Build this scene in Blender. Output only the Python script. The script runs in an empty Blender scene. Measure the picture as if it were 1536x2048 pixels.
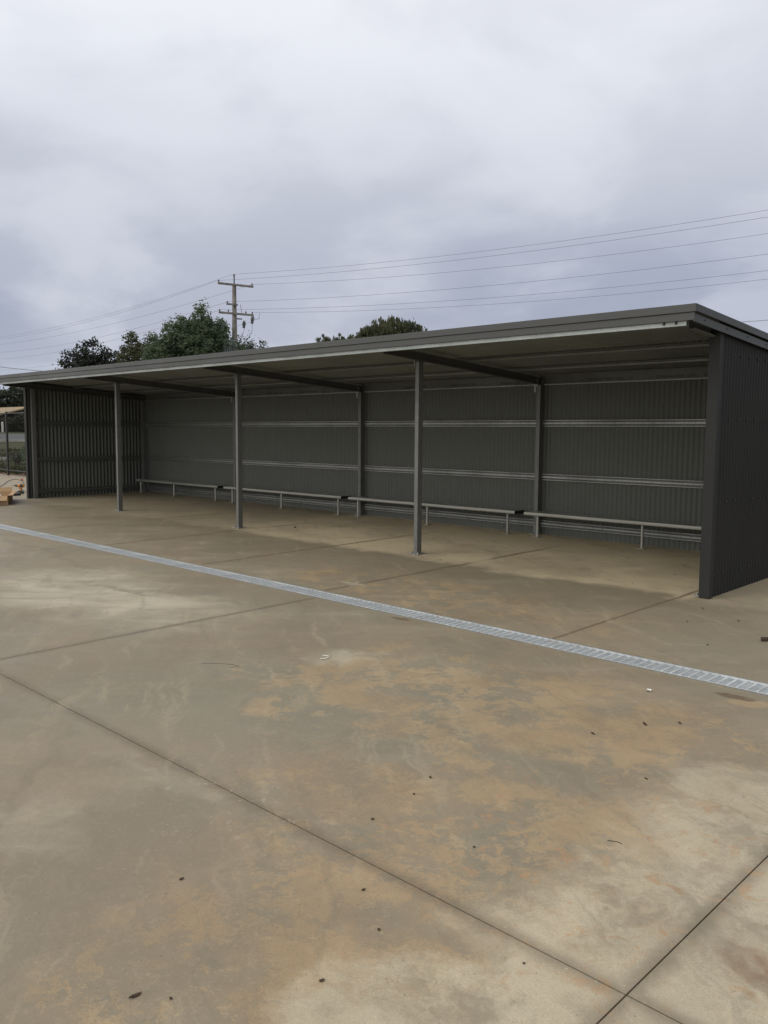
import bpy, math, random
from mathutils import Vector, Matrix, noise as mnoise
random.seed(7)
scn = bpy.context.scene
col = scn.collection
PI = math.pi

# ------------------------------------------------------------------ tags
def tag(o, label=None, cat=None, group=None, kind=None):
    if label: o['label'] = label
    if cat: o['category'] = cat
    if group: o['group'] = group
    if kind: o['kind'] = kind
    return o

def thing(name, loc, label, cat, group=None, rz=0.0):
    o = bpy.data.objects.new(name, None)
    col.objects.link(o)
    o.empty_display_size = 0.2
    o.location = loc
    o.rotation_euler = (0, 0, rz)
    return tag(o, label, cat, group)

# ------------------------------------------------------------------ node helper
class NG:
    def __init__(s, name):
        s.m = bpy.data.materials.new(name)
        s.m.use_nodes = True
        s.t = s.m.node_tree
        s.b = s.t.nodes['Principled BSDF']
        s.out = s.t.nodes['Material Output']
        s.tc = s.t.nodes.new('ShaderNodeTexCoord')
        s.obj = s.tc.outputs['Object']
    def link(s, a, b): s.t.links.new(a, b)
    def put(s, sock, v):
        if isinstance(v, bpy.types.NodeSocket): s.link(v, sock)
        elif isinstance(v, (tuple, list)):
            sock.default_value = tuple(v) + ((1,) if len(v) == 3 and len(sock.default_value) == 4 else ())
        else: sock.default_value = v
    def noise(s, vec, scale, detail=4, rough=.55, dist=0.0, color=False):
        n = s.t.nodes.new('ShaderNodeTexNoise')
        n.inputs['Scale'].default_value = scale
        n.inputs['Detail'].default_value = detail
        n.inputs['Roughness'].default_value = rough
        n.inputs['Distortion'].default_value = dist
        s.link(vec, n.inputs['Vector'])
        return n.outputs['Color' if color else 'Fac']
    def ramp(s, v, a, b, lo=0.0, hi=1.0, smooth=True):
        n = s.t.nodes.new('ShaderNodeMapRange')
        if smooth: n.interpolation_type = 'SMOOTHSTEP'
        s.put(n.inputs['Value'], v)
        n.inputs['From Min'].default_value = a; n.inputs['From Max'].default_value = b
        n.inputs['To Min'].default_value = lo; n.inputs['To Max'].default_value = hi
        return n.outputs[0]
    def math(s, op, a, b=0.0, clamp=False):
        n = s.t.nodes.new('ShaderNodeMath'); n.operation = op; n.use_clamp = clamp
        s.put(n.inputs[0], a); s.put(n.inputs[1], b)
        return n.outputs[0]
    def vmath(s, op, a, b=(0, 0, 0), scale=None):
        n = s.t.nodes.new('ShaderNodeVectorMath'); n.operation = op
        s.put(n.inputs[0], a); s.put(n.inputs[1], b)
        if scale is not None: n.inputs['Scale'].default_value = scale
        return n.outputs['Value' if op == 'LENGTH' else 'Vector']
    def mix(s, f, a, b, mode='MIX'):
        n = s.t.nodes.new('ShaderNodeMix'); n.data_type = 'RGBA'; n.blend_type = mode
        s.put(n.inputs['Factor'], f); s.put(n.inputs['A'], a) if False else None
        A = [i for i in n.inputs if i.name == 'A' and i.type == 'RGBA'][0]
        B = [i for i in n.inputs if i.name == 'B' and i.type == 'RGBA'][0]
        s.put(A, a); s.put(B, b)
        return [o for o in n.outputs if o.type == 'RGBA'][0]
    def mapping(s, vec, loc=(0, 0, 0), rz=0.0, scale=(1, 1, 1)):
        n = s.t.nodes.new('ShaderNodeMapping')
        n.vector_type = 'TEXTURE'
        n.inputs['Location'].default_value = loc
        n.inputs['Rotation'].default_value = (0, 0, rz)
        n.inputs['Scale'].default_value = scale
        s.link(vec, n.inputs['Vector'])
        return n.outputs[0]
    def blob(s, vec, cx, cy, rx, ry, deg=0.0, edge=.6):
        """1 inside an ellipse, falling to 0 at its rim; edge = where the fall begins"""
        m = s.mapping(vec, (cx, cy, 0), math.radians(deg), (rx, ry, 1000.0))
        return s.ramp(s.vmath('LENGTH', m), 1.0, edge)
    def sep(s, vec):
        n = s.t.nodes.new('ShaderNodeSeparateXYZ'); s.link(vec, n.inputs[0]); return n.outputs
    def bump(s, h, strength=.3, dist=.01):
        n = s.t.nodes.new('ShaderNodeBump')
        n.inputs['Strength'].default_value = strength; n.inputs['Distance'].default_value = dist
        s.link(h, n.inputs['Height']); s.link(n.outputs[0], s.b.inputs['Normal'])
    def set(s, **k):
        for a, v in k.items():
            s.put(s.b.inputs[a.replace('_', ' ')], v)
        return s.m

def simple(name, c, rough=.6, metal=0.0, var=.12, scale=6.0, spec=.5, fine=60.0):
    g = NG(name)
    n1 = g.noise(g.obj, scale, 4)
    n2 = g.noise(g.obj, fine, 2)
    d = tuple(x * (1 - var * 1.6) for x in c); l = tuple(min(1, x * (1 + var * 1.6)) for x in c)
    cc = g.mix(g.ramp(n1, .3, .7), d, l)
    cc = g.mix(g.ramp(n2, .3, .7, 0, .25), cc, tuple(x * .75 for x in c))
    r = g.ramp(n1, .3, .7, max(0, rough - .08), min(1, rough + .08))
    return g.set(Base_Color=cc, Roughness=r, Metallic=metal, Specular_IOR_Level=spec)

# ------------------------------------------------------------------ mesh builder
class MB:
    def __init__(s): s.v = []; s.f = []; s.mi = []; s.sm = []
    def add(s, vs, fs, mi=0, smooth=False):
        o = len(s.v); s.v += [tuple(v) for v in vs]
        for f in fs: s.f.append([i + o for i in f]); s.mi.append(mi); s.sm.append(smooth)
        return s
    def box(s, a, b, mi=0, M=None):
        (x0, y0, z0), (x1, y1, z1) = a, b
        vs = [Vector(p) for p in ((x0,y0,z0),(x1,y0,z0),(x1,y1,z0),(x0,y1,z0),(x0,y0,z1),(x1,y0,z1),(x1,y1,z1),(x0,y1,z1))]
        if M: vs = [M @ v for v in vs]
        return s.add(vs, [(3,2,1,0),(4,5,6,7),(0,1,5,4),(1,2,6,5),(2,3,7,6),(3,0,4,7)], mi)
    def hexa(s, lo, hi, mi=0):
        """lo, hi: four points each, same winding"""
        return s.add(list(lo) + list(hi), [(3,2,1,0),(4,5,6,7),(0,1,5,4),(1,2,6,5),(2,3,7,6),(3,0,4,7)], mi)
    def extrude(s, prof, a, b, U, V, mi=0, caps=True, closed=True, smooth=False, bright=()):
        """profile (u,v) carried from point a to point b"""
        a, b, U, V = Vector(a), Vector(b), Vector(U), Vector(V)
        n = len(prof)
        vs = [a + U * p[0] + V * p[1] for p in prof] + [b + U * p[0] + V * p[1] for p in prof]
        fs = [(i, (i + 1) % n, n + (i + 1) % n, n + i) for i in range(n if closed else n - 1)]
        s.add(vs, fs, mi, smooth)
        for e in bright: s.mi[len(s.mi) - len(fs) + e] = 1  # these faces take the second slot, used for painted glint lines
        if caps and closed:
            s.add(vs, [list(range(n))[::-1], list(range(n, 2 * n))], mi)
        return s
    def tube(s, pts, r, seg=10, mi=0, cap=True, smooth=True):
        pts = [Vector(p) for p in pts]
        rs = r if isinstance(r, (list, tuple)) else [r] * len(pts)
        rings = []
        up = Vector((0, 0, 1))
        for i, p in enumerate(pts):
            d = (pts[min(i + 1, len(pts) - 1)] - pts[max(i - 1, 0)]).normalized()
            ref = up if abs(d.z) < .95 else Vector((1, 0, 0))
            u = d.cross(ref).normalized(); w = u.cross(d).normalized()
            rings.append([p + (u * math.cos(2*PI*k/seg) + w * math.sin(2*PI*k/seg)) * rs[i] for k in range(seg)])
        vs = [v for q in rings for v in q]; fs = []
        for i in range(len(pts) - 1):
            for k in range(seg):
                fs.append((i*seg+k, i*seg+(k+1) % seg, (i+1)*seg+(k+1) % seg, (i+1)*seg+k))
        s.add(vs, fs, mi, smooth)
        if cap:
            s.add(rings[0], [list(range(seg))[::-1]], mi); s.add(rings[-1], [list(range(seg))], mi)
        return s
    def lathe(s, prof, c=(0, 0, 0), seg=14, mi=0, M=None):
        vs = []; n = len(prof)
        for r, z in prof:
            for k in range(seg):
                v = Vector((r * math.cos(2*PI*k/seg), r * math.sin(2*PI*k/seg), z))
                if M: v = M @ v
                vs.append(v + Vector(c))
        fs = [(i*seg+k, i*seg+(k+1) % seg, (i+1)*seg+(k+1) % seg, (i+1)*seg+k) for i in range(n-1) for k in range(seg)]
        s.add(vs, fs, mi, True)
        s.add(vs, [list(range(seg))[::-1], [(n-1)*seg+k for k in range(seg)]], mi)
        return s
    def build(s, name, mats, parent=None, bevel=0.0):
        me = bpy.data.meshes.new(name)
        me.from_pydata(s.v, [], s.f)
        for m in (mats if isinstance(mats, (list, tuple)) else [mats]): me.materials.append(m)
        me.polygons.foreach_set('material_index', s.mi)
        me.polygons.foreach_set('use_smooth', s.sm)
        me.update()
        o = bpy.data.objects.new(name, me)
        col.objects.link(o)
        if parent:
            o.parent = parent
        if bevel > 0:
            md = o.modifiers.new('bevel', 'BEVEL'); md.width = bevel; md.segments = 2; md.limit_method = 'ANGLE'
            md.angle_limit = math.radians(50)
        return o

def copy_tree(o, parent=None):
    c = o.copy(); col.objects.link(c)
    c.parent = parent
    for ch in o.children: copy_tree(ch, c)
    return c

# ------------------------------------------------------------------ dimensions (metres)
L = 4.0244            # bay
D = 2.882             # front post line to back post line
XR = 16.155           # outer face of the right wall
XL = -0.055
def fl(x, y):         # the slab falls gently
    return -0.0034 * (x - 16.0976) + 0.0121 * y
def ZR(y):            # underside of the roof sheets
    return 2.764 - 0.0657 * y
def ZB(y):            # underside of the rafters
    return 2.594 - 0.0657 * y

# ------------------------------------------------------------------ concrete
def concrete_material():
    g = NG('stained_concrete')
    P = g.obj
    wob = g.noise(P, 1.1, 6, .62, 0, True)
    wob = g.vmath('SCALE', g.vmath('SUBTRACT', wob, (.5, .5, .5)), scale=1.3)
    Q = g.vmath('ADD', P, wob)
    wob2 = g.vmath('SCALE', g.vmath('SUBTRACT', g.noise(P, 7, 5, .65, 0, True), (.5, .5, .5)), scale=.30)
    Q2 = g.vmath('ADD', Q, wob2)
    S = g.mapping(P, (0, 0, 0), math.radians(38), (1.9, .8, 1))     # broom / wash direction
    # ground tone
    n = g.noise(P, .55, 6, .6, .4)
    c = g.mix(g.ramp(n, .38, .62), (.226, .196, .148), (.262, .216, .158))
    n = g.noise(Q, .9, 6, .65)
    c = g.mix(g.ramp(n, .42, .66, 0, .75), c, (.222, .206, .160))
    n = g.noise(S, 1.6, 7, .7, .3)
    c = g.mix(g.ramp(n, .50, .72, 0, .55), c, (.330, .292, .225))
    # grey-green cleaner concrete, mid left
    grey = g.blob(Q, 15.3, -5.25, 2.2, 1.05, 30, .1)
    c = g.mix(g.math('MULTIPLY', grey, .75), c, (.215, .205, .160))
    # tan dried mud, in ragged flakes
    reg = g.math('MAXIMUM', g.blob(Q, 16.55, -4.35, 2.7, 1.35, 8, .25), g.math('MULTIPLY', g.blob(Q, 17.5, -5.7, 1.5, 1.5, 20, .2), .8))
    reg = g.math('MAXIMUM', reg, g.math('MULTIPLY', g.blob(Q, 13.8, -1.9, 3.3, 1.0, 0, .3), .55))
    reg = g.math('MAXIMUM', reg, g.math('MULTIPLY', g.blob(Q, 17.8, -6.9, 1.3, .9, 20, .2), .75))
    R1 = g.vmath('ADD', P, wob2)
    flake = g.noise(R1, 2.6, 9, .74, .2)
    fl1 = g.ramp(g.math('ADD', flake, g.math('MULTIPLY', reg, .085)), .565, .585)
    fl1 = g.math('MULTIPLY', fl1, g.ramp(reg, 0, .5, .10, 1))
    c = g.mix(g.math('MULTIPLY', fl1, .68), c, (.385, .282, .165))
    flk2 = g.noise(g.vmath('ADD', R1, (4.3, 9.1, 0)), 4.6, 9, .75, .2)
    fl2 = g.math('MULTIPLY', g.ramp(flk2, .545, .57), g.ramp(reg, 0, .6, .25, 1))
    c = g.mix(g.math('MULTIPLY', fl2, .50), c, (.190, .180, .140))
    flk3 = g.noise(g.vmath('ADD', R1, (14.3, 2.1, 0)), 6.5, 9, .75, .2)
    fl3 = g.math('MULTIPLY', g.ramp(flk3, .565, .60), g.ramp(reg, 0, .6, .15, 1))
    c = g.mix(g.math('MULTIPLY', fl3, .55), c, (.430, .330, .205))
    soft = g.ramp(g.noise(Q, 1.3, 6, .6), .40, .62)
    c = g.mix(g.math('MULTIPLY', g.math('MULTIPLY', soft, reg), .60), c, (.330, .235, .138))
    # pale washed areas
    pale = g.blob(Q2, 18.55, -4.75, .85, 1.0, 0, .5)
    pale = g.math('MAXIMUM', pale, g.blob(Q2, 18.75, -6.0, 1.0, 1.15, 30, .62))
    pale = g.math('MAXIMUM', pale, g.blob(Q2, 18.25, -6.75, .45, .55, 0, .6))
    pn = g.ramp(g.noise(Q, 2.6, 6, .65), .34, .56, .25, 1)
    c = g.mix(g.math('MULTIPLY', g.math('MULTIPLY', pale, pn), .85), c, (.510, .458, .362))
    # whitish film at the far left
    film = g.blob(Q2, 11.6, -4.30, 2.7, 1.15, 3, .35)
    film = g.math('MAXIMUM', film, g.math('MULTIPLY', g.blob(Q2, 5.0, -4.6, 4.0, 1.8, 0, .3), .7))
    film = g.math('MAXIMUM', film, g.math('MULTIPLY', g.blob(Q2, 16.05, -7.0, .35, .35, 0, .2), .55))
    film = g.math('MAXIMUM', film, g.math('MULTIPLY', g.blob(Q2, 14.95, -4.15, .42, .22, 20, .2), .7))
    film = g.math('MAXIMUM', film, g.math('MULTIPLY', g.blob(Q2, 16.05, -6.35, .75, .14, 10, .2), .35))
    fn = g.ramp(g.noise(S, 1.8, 6, .65, .5), .34, .60, .35, 1)
    c = g.mix(g.math('MULTIPLY', g.math('MULTIPLY', film, fn), .85), c, (.500, .470, .385))
    # dry slab under the roof, with a ragged wet edge along the drip line
    sx = g.sep(P)
    yy = g.math('ADD', sx['Y'], g.math('MULTIPLY', g.math('SUBTRACT', g.noise(P, .8, 5, .6), .5), 1.3))
    dry = g.ramp(yy, -.42, -.10)
    inx = g.math('MULTIPLY', g.ramp(sx['X'], 7.2, 8.6), g.ramp(sx['X'], 16.05, 15.95))
    dry = g.math('MULTIPLY', dry, g.math('ADD', g.math('MULTIPLY', inx, .75), .2))
    c = g.mix(g.math('MULTIPLY', dry, .88), c, (.600, .515, .370))
    c = g.mix(g.math('MULTIPLY', g.ramp(g.noise(Q, .6, 4), .48, .66), g.math('MULTIPLY', dry, .35)), c, (.300, .245, .170))
    damp = g.math('MULTIPLY', g.ramp(yy, -2.4, -1.2), g.ramp(yy, -.22, -.34))
    c = g.mix(g.math('MULTIPLY', damp, .22), c, (.205, .170, .118))
    # brown silt lines along the shed joints
    for xj in (13.05, 10.72, 8.3, 5.85, 15.89):
        w = .055 if xj != 15.89 else .03
        d = g.math('ABSOLUTE', g.math('SUBTRACT', g.math('ADD', sx['X'], g.math('MULTIPLY', g.math('SUBTRACT', g.noise(P, 2.2, 4), .5), .10)), xj))
        m = g.math('MULTIPLY', g.ramp(d, w, w * .45), g.ramp(sx['Y'], -2.86, -2.6))
        m = g.math('MULTIPLY', m, g.ramp(sx['Y'], 2.4, .9))
        m = g.math('MULTIPLY', m, g.ramp(g.noise(P, .8, 3), .34, .5, .2, 1))
        c = g.mix(g.math('MULTIPLY', m, .72), c, (.150, .112, .076))
    # damp dirt beside the saw cuts
    cut = g.math('MINIMUM', g.math('ABSOLUTE', g.math('SUBTRACT', sx['Y'], -6.155)), g.math('ABSOLUTE', g.math('SUBTRACT', sx['X'], 18.465)))
    cut = g.math('MINIMUM', cut, g.math('ABSOLUTE', g.math('SUBTRACT', sx['X'], 13.265)))
    near = g.ramp(g.math('ADD', cut, g.math('MULTIPLY', g.noise(P, 6, 4), .06)), .11, .025)
    near = g.math('MULTIPLY', near, g.ramp(sx['Y'], -2.8, -3.1))
    c = g.mix(g.math('MULTIPLY', near, .60), c, (.125, .098, .070))
    # rust-orange clay specks
    sp = g.noise(g.vmath('ADD', P, wob2), 9.0, 6, .7)
    spr = g.math('MAXIMUM', g.blob(Q, 18.1, -5.4, 1.5, 1.3, 0, .3), g.math('MULTIPLY', g.blob(Q, 17.5, -6.2, 1.3, 1.1, 0, .3), .6))
    spm = g.math('MULTIPLY', g.ramp(sp, .56, .66), spr)
    c = g.mix(g.math('MULTIPLY', spm, .75), c, (.420, .245, .120))
    big = g.math('MULTIPLY', g.blob(Q2, 18.95, -5.75, .20, .18, 0, .3), .8)
    c = g.mix(big, c, (.240, .120, .055))
    # white plaster spatter
    wsp = g.math('MULTIPLY', g.ramp(g.noise(P, 26, 4, .7), .64, .70), g.math('MAXIMUM', g.blob(Q, 18.17, -5.92, .30, .16, 40, .3), g.blob(Q, 18.35, -6.12, .25, .2, 20, .3)))
    wsp = g.math('MAXIMUM', wsp, g.math('MULTIPLY', g.ramp(g.noise(P, 18, 4, .7), .60, .68), g.math('MULTIPLY', g.blob(Q, 16.6, -6.35, .75, .45, 20, .3), .45)))
    wsp = g.math('MAXIMUM', wsp, g.math('MULTIPLY', g.blob(Q2, 12.95, -2.05, .22, .10, 0, .2), .7))
    c = g.mix(g.math('MULTIPLY', wsp, .75), c, (.560, .520, .440))
    # silty puddle marks by the drain
    hol = g.blob(g.vmath('ADD', P, g.vmath('SCALE', wob2, scale=.35)), 17.57, -3.03, .16, .055, 4, .72)
    rim = g.blob(g.vmath('ADD', P, g.vmath('SCALE', wob2, scale=.35)), 17.68, -3.09, .17, .10, 24, .6)
    c = g.mix(g.math('MULTIPLY', rim, .6), c, (.470, .330, .185))
    c = g.mix(hol, c, (.105, .064, .030))
    hol2 = g.blob(g.vmath('ADD', P, g.vmath('SCALE', wob2, scale=.25)), 14.52, -2.95, .13, .05, 0, .6)
    c = g.mix(g.math('MULTIPLY', hol2, .85), c, (.115, .085, .055))
    # dark tyre / drag marks
    dm = g.math('MULTIPLY', g.blob(Q2, 9.0, -3.5, 2.0, .10, -9, .3), .6)
    dm = g.math('MAXIMUM', dm, g.math('MULTIPLY', g.blob(Q2, 11.6, -4.0, .9, .09, 20, .3), .6))
    dm = g.math('MAXIMUM', dm, g.math('MULTIPLY', g.blob(Q2, 6.9, -3.35, 1.6, .14, 4, .3), .5))
    c = g.mix(dm, c, (.180, .160, .122))
    # damp and dry clouding, and streaks left by washing down
    cl = g.noise(Q, .75, 7, .68, .3)
    c = g.mix(g.ramp(cl, .56, .40, 0, .30), c, (.155, .130, .092))
    st = g.noise(g.mapping(g.vmath('ADD', P, g.vmath('SCALE', wob, scale=.4)), (0, 0, 0), math.radians(-35), (3.2, .35, 1)), 2.4, 8, .7, .2)
    c = g.mix(g.ramp(st, .54, .68, 0, .40), c, (.385, .330, .240))
    c = g.mix(g.ramp(st, .46, .34, 0, .32), c, (.165, .145, .110))
    c = g.mix(1.0, c, (1.0, .968, .885), 'MULTIPLY')
    # grain
    fine = g.noise(P, 170, 3, .7)
    c = g.mix(g.ramp(fine, .30, .72, 0, .32), c, (.130, .112, .086))
    med = g.noise(P, 38, 4, .7)
    c = g.mix(g.ramp(med, .52, .72, 0, .16), c, (.42, .37, .29))
    pit = g.ramp(g.noise(P, 75, 2, .5), .70, .76)
    c = g.mix(g.math('MULTIPLY', pit, .55), c, (.08, .065, .05))
    r = g.ramp(n, .35, .7, .52, .74)
    g.bump(g.math('ADD', g.math('MULTIPLY', fine, .5), g.math('MULTIPLY', med, .6)), .22, .004)
    return g.set(Base_Color=c, Roughness=r, Specular_IOR_Level=.38)

M = {}
M['concrete'] = concrete_material()

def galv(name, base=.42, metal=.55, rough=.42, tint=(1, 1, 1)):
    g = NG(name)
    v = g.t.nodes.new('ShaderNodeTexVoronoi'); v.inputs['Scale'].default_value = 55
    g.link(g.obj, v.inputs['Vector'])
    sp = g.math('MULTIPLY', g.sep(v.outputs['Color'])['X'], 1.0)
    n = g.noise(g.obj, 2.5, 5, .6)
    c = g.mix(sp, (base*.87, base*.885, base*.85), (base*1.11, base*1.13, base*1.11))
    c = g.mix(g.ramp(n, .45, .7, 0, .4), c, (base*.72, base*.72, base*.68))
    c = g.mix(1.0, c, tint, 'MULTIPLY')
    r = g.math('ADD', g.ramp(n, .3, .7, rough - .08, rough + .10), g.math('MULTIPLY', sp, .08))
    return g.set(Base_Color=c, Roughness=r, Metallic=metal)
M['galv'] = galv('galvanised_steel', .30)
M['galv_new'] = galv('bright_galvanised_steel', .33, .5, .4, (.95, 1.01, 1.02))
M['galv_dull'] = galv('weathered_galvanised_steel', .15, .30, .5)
M['galv_dark'] = galv('shade_toned_galvanised_steel', .105, .2, .55)  # darker copy of the steel, with shade put into its colour
M['dark'] = simple('charcoal_painted_steel', (.0180, .0186, .0182), .58, 0, .10, 1.4, .32)
M['fascia'] = simple('charcoal_fascia_steel', (.053, .055, .055), .45, 0, .06, .8)
M['skin'] = simple('grey_backing_coat', (.090, .098, .087), .6, 0, .08, 1.1)
M['roof_skin'] = simple('pale_roof_backing_coat', (.225, .243, .228), .55, 0, .08, 1.1)
M['screw'] = simple('screw_steel', (.035, .035, .034), .5, .0)
M['alum'] = simple('anodised_aluminium', (.34, .34, .31), .40, .45, .05, 3)
M['black'] = simple('black_plastic', (.018, .018, .018), .5, 0, .1)
M['ink'] = simple('black_ink', (.012, .012, .012), .6, 0, .05)
M['soil'] = simple('brown_soil', (.135, .085, .055), .95, 0, .35, 1.4, .2, 14)
M['card'] = simple('cardboard', (.47, .32, .19), .85, 0, .08, 4, .2)
M['paper'] = simple('white_paper', (.80, .80, .82), .8, 0, .03)
M['leaf_dead'] = simple('dead_leaf', (.070, .045, .028), .8, 0, .3, 40, .3)
M['stick'] = simple('dark_bark', (.060, .045, .035), .9, 0, .3, 30, .2)
M['kerb'] = simple('pale_kerb_concrete', (.50, .48, .44), .8, 0, .1, 2)
M['asphalt'] = simple('asphalt', (.075, .08, .082), .85, 0, .12, .5)
M['pole'] = simple('weathered_hardwood', (.25, .23, .215), .85, 0, .18, 3, .2, 25)
M['porcelain'] = simple('grey_porcelain', (.10, .10, .10), .3, 0, .1)
M['trafo'] = simple('grey_enamel', (.27, .30, .31), .5, 0, .06)
M['wire'] = simple('aluminium_conductor', (.085, .085, .09), .6, .2, .05)
M['tile'] = simple('tan_roof_tile', (.27, .20, .125), .85, 0, .12, 2)
M['brick'] = simple('brown_brick', (.045, .040, .030), .9, 0, .15, 3)
M['glass'] = simple('window_glass', (.03, .035, .04), .12, 0, .05)
M['white'] = simple('white_paint', (.72, .72, .68), .6, 0, .05)
M['orange'] = simple('orange_plastic', (.50, .20, .045), .45, 0, .06)
M['red'] = simple('red_plastic', (.42, .10, .08), .5, 0, .06)
M['fence'] = simple('black_powder_coat', (.020, .019, .018), .5, 0, .08)

# ------------------------------------------------------------------ ground
def tz(x, y):
    xc = min(max(x, -16), 42); yc = min(max(y, -42), 3.3)
    z = fl(xc, yc) - .05
    if x < -19: z += min((-19 - x) / 35.0, 1.0) * 1.38
    return z

# concrete pad: slabs with saw-cut joints between them
GAP = .003
DY0, DY1 = -2.865, -2.600       # the drain sits in this slot
mb = MB()
def slab(x0, x1, y0, y1, g0=GAP, g1=GAP, h0=GAP, h1=GAP):
    x0 += g0; x1 -= g1; y0 += h0; y1 -= h1
    hi = [(x, y, fl(x, y)) for x, y in ((x0, y0), (x1, y0), (x1, y1), (x0, y1))]
    lo = [(x, y, z - .10) for x, y, z in hi]
    mb.hexa(lo, hi)
xs = [-17.935, -12.735, -7.535, -2.335, 2.865, 8.065, 13.265, 18.465, 23.665, 28.865, 34.0]
ys = [-36, -27, -21.7, -16.5, -11.32, -6.155]
for i in range(len(xs) - 1):
    for j in range(len(ys) - 1): slab(xs[i], xs[i+1], ys[j], ys[j+1])
    slab(xs[i], xs[i+1], ys[-1], DY0, h1=0)
xs2 = [-17.935, -9.6, -4.5, .6, 3.2, 5.85, 8.3, 10.72, 13.05, 15.89, 18.5, 21.1, 26.3, 34.0]
for i in range(len(xs2) - 1): slab(xs2[i], xs2[i+1], DY1, 3.16, g0=.002, g1=.002, h0=0)
pad = mb.build('concrete_pad', M['concrete']); tag(pad, kind='structure')

# the soil below and behind the pad
mb = MB()
X = [-34, -25, -19, -16, 42]; Y = [-42, 3.3, 5.4]
vs = []
for x in X:
    for y in Y: vs.append((x, y, tz(x, y) - (0 if x > -17 or y > 3.2 else 0)))
# y of the kerb edge drifts: soil reaches it
fs = []
for i in range(len(X) - 1):
    for j in range(len(Y) - 1):
        a = i * len(Y) + j; fs.append((a, a + len(Y), a + len(Y) + 1, a + 1))
mb.add(vs, fs)
tag(mb.build('dirt_ground', M['soil']), kind='structure')

def grass_material():
    g = NG('dull_grass')
    P = g.obj
    c = g.mix(g.ramp(g.noise(P, .25, 6, .65), .35, .65), (.034, .045, .020), (.075, .070, .036))
    c = g.mix(g.ramp(g.noise(P, 1.7, 6, .7), .45, .7, 0, .7), c, (.088, .074, .045))
    c = g.mix(g.ramp(g.noise(P, 9, 4, .7), .4, .7, 0, .5), c, (.028, .036, .016))
    return g.set(Base_Color=c, Roughness=.95, Specular_IOR_Level=.15)
M['grass'] = grass_material()
mb = MB()
X = [-900, -300, -120, -54, -45, -36, -28, -22, -19, -16, 0, 20, 42, 60, 120, 900]
Y = [-900, -200, -60, -42, -20, 3.3, 5.4, 12, 20, 40, 100, 300, 900]
vs = [(x, y, tz(x, y) - (.02 if (-34 <= x <= 42 and -42 <= y <= 5.4) else 0)) for x in X for y in Y]
fs = []
for i in range(len(X) - 1):
    for j in range(len(Y) - 1):
        a = i * len(Y) + j; fs.append((a, a + len(Y), a + len(Y) + 1, a + 1))
mb.add(vs, fs)
tag(mb.build('grass_field', M['grass']), kind='structure')

# low grass tufts beyond the fence (nobody could count them)
mb = MB()
for i in range(9000):
    x = random.uniform(-30, -9); y = random.uniform(5.2, 17)
    if random.random() < .3: x = random.uniform(-14, -8); y = random.uniform(3.9, 8)
    z = tz(x, y)
    h = random.uniform(.05, .22) * (1.3 if mnoise.noise(Vector((x*.4, y*.4, 0))) > .1 else .5)
    a = random.uniform(0, PI); w = random.uniform(.02, .06)
    dx, dy = math.cos(a) * w, math.sin(a) * w
    tx, ty = random.uniform(-.05, .05), random.uniform(-.05, .05)
    mb.add([(x-dx, y-dy, z), (x+dx, y+dy, z), (x+tx, y+ty, z+h)], [(0, 1, 2)])
tag(mb.build('grass_tufts', M['grass']), 'rough grass tufts on the ground beyond the black fence', 'grass', kind='stuff')

# road
mb = MB()
rp = [(-38, -70), (-38, -30), (-38, 0), (-38.5, 20), (-42, 45), (-50, 90)]
for i in range(len(rp) - 1):
    (xa, ya), (xb, yb) = rp[i], rp[i+1]
    lo = []; 
    mb.add([(xa, ya, tz(xa, ya) + .03), (xb, yb, tz(xb, yb) + .03), (xb - 11, yb + .3, tz(xb - 11, yb) + .03), (xa - 11, ya + .3, tz(xa - 11, ya) + .03)], [(0, 1, 2, 3)])
tag(mb.build('road', M['asphalt']), kind='structure')
mb = MB()
for i in range(len(rp) - 1):
    (xa, ya), (xb, yb) = rp[i], rp[i+1]
    za, zb = tz(xa, ya), tz(xb, yb)
    mb.hexa([(xa, ya, za - .05), (xb, yb, zb - .05), (xb + .3, yb, zb - .05), (xa + .3, ya, za - .05)],
            [(xa, ya, za + .13), (xb, yb, zb + .13), (xb + .3, yb, zb + .13), (xa + .3, ya, za + .13)])
tag(mb.build('road_kerb', M['kerb']), kind='structure')

# pale edging strip beyond the fence
mb = MB()
kp = [(-17.5, 4.4), (-19.6, 6.1), (-21.3, 7.6), (-22.3, 8.6), (-23.3, 9.7), (-26, 13)]
for (xa, ya), (xb, yb) in zip(kp, kp[1:]):
    za, zb = tz(xa, ya), tz(xb, yb)
    mb.hexa([(xa, ya, za - .1), (xb, yb, zb - .1), (xb - .12, yb + .05, zb - .1), (xa - .12, ya + .05, za - .1)],
            [(xa, ya, za + .14), (xb, yb, zb + .14), (xb - .12, yb + .05, zb + .14), (xa - .12, ya + .05, za + .14)])
tag(mb.build('garden_kerb', M['kerb']), kind='structure')

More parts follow.
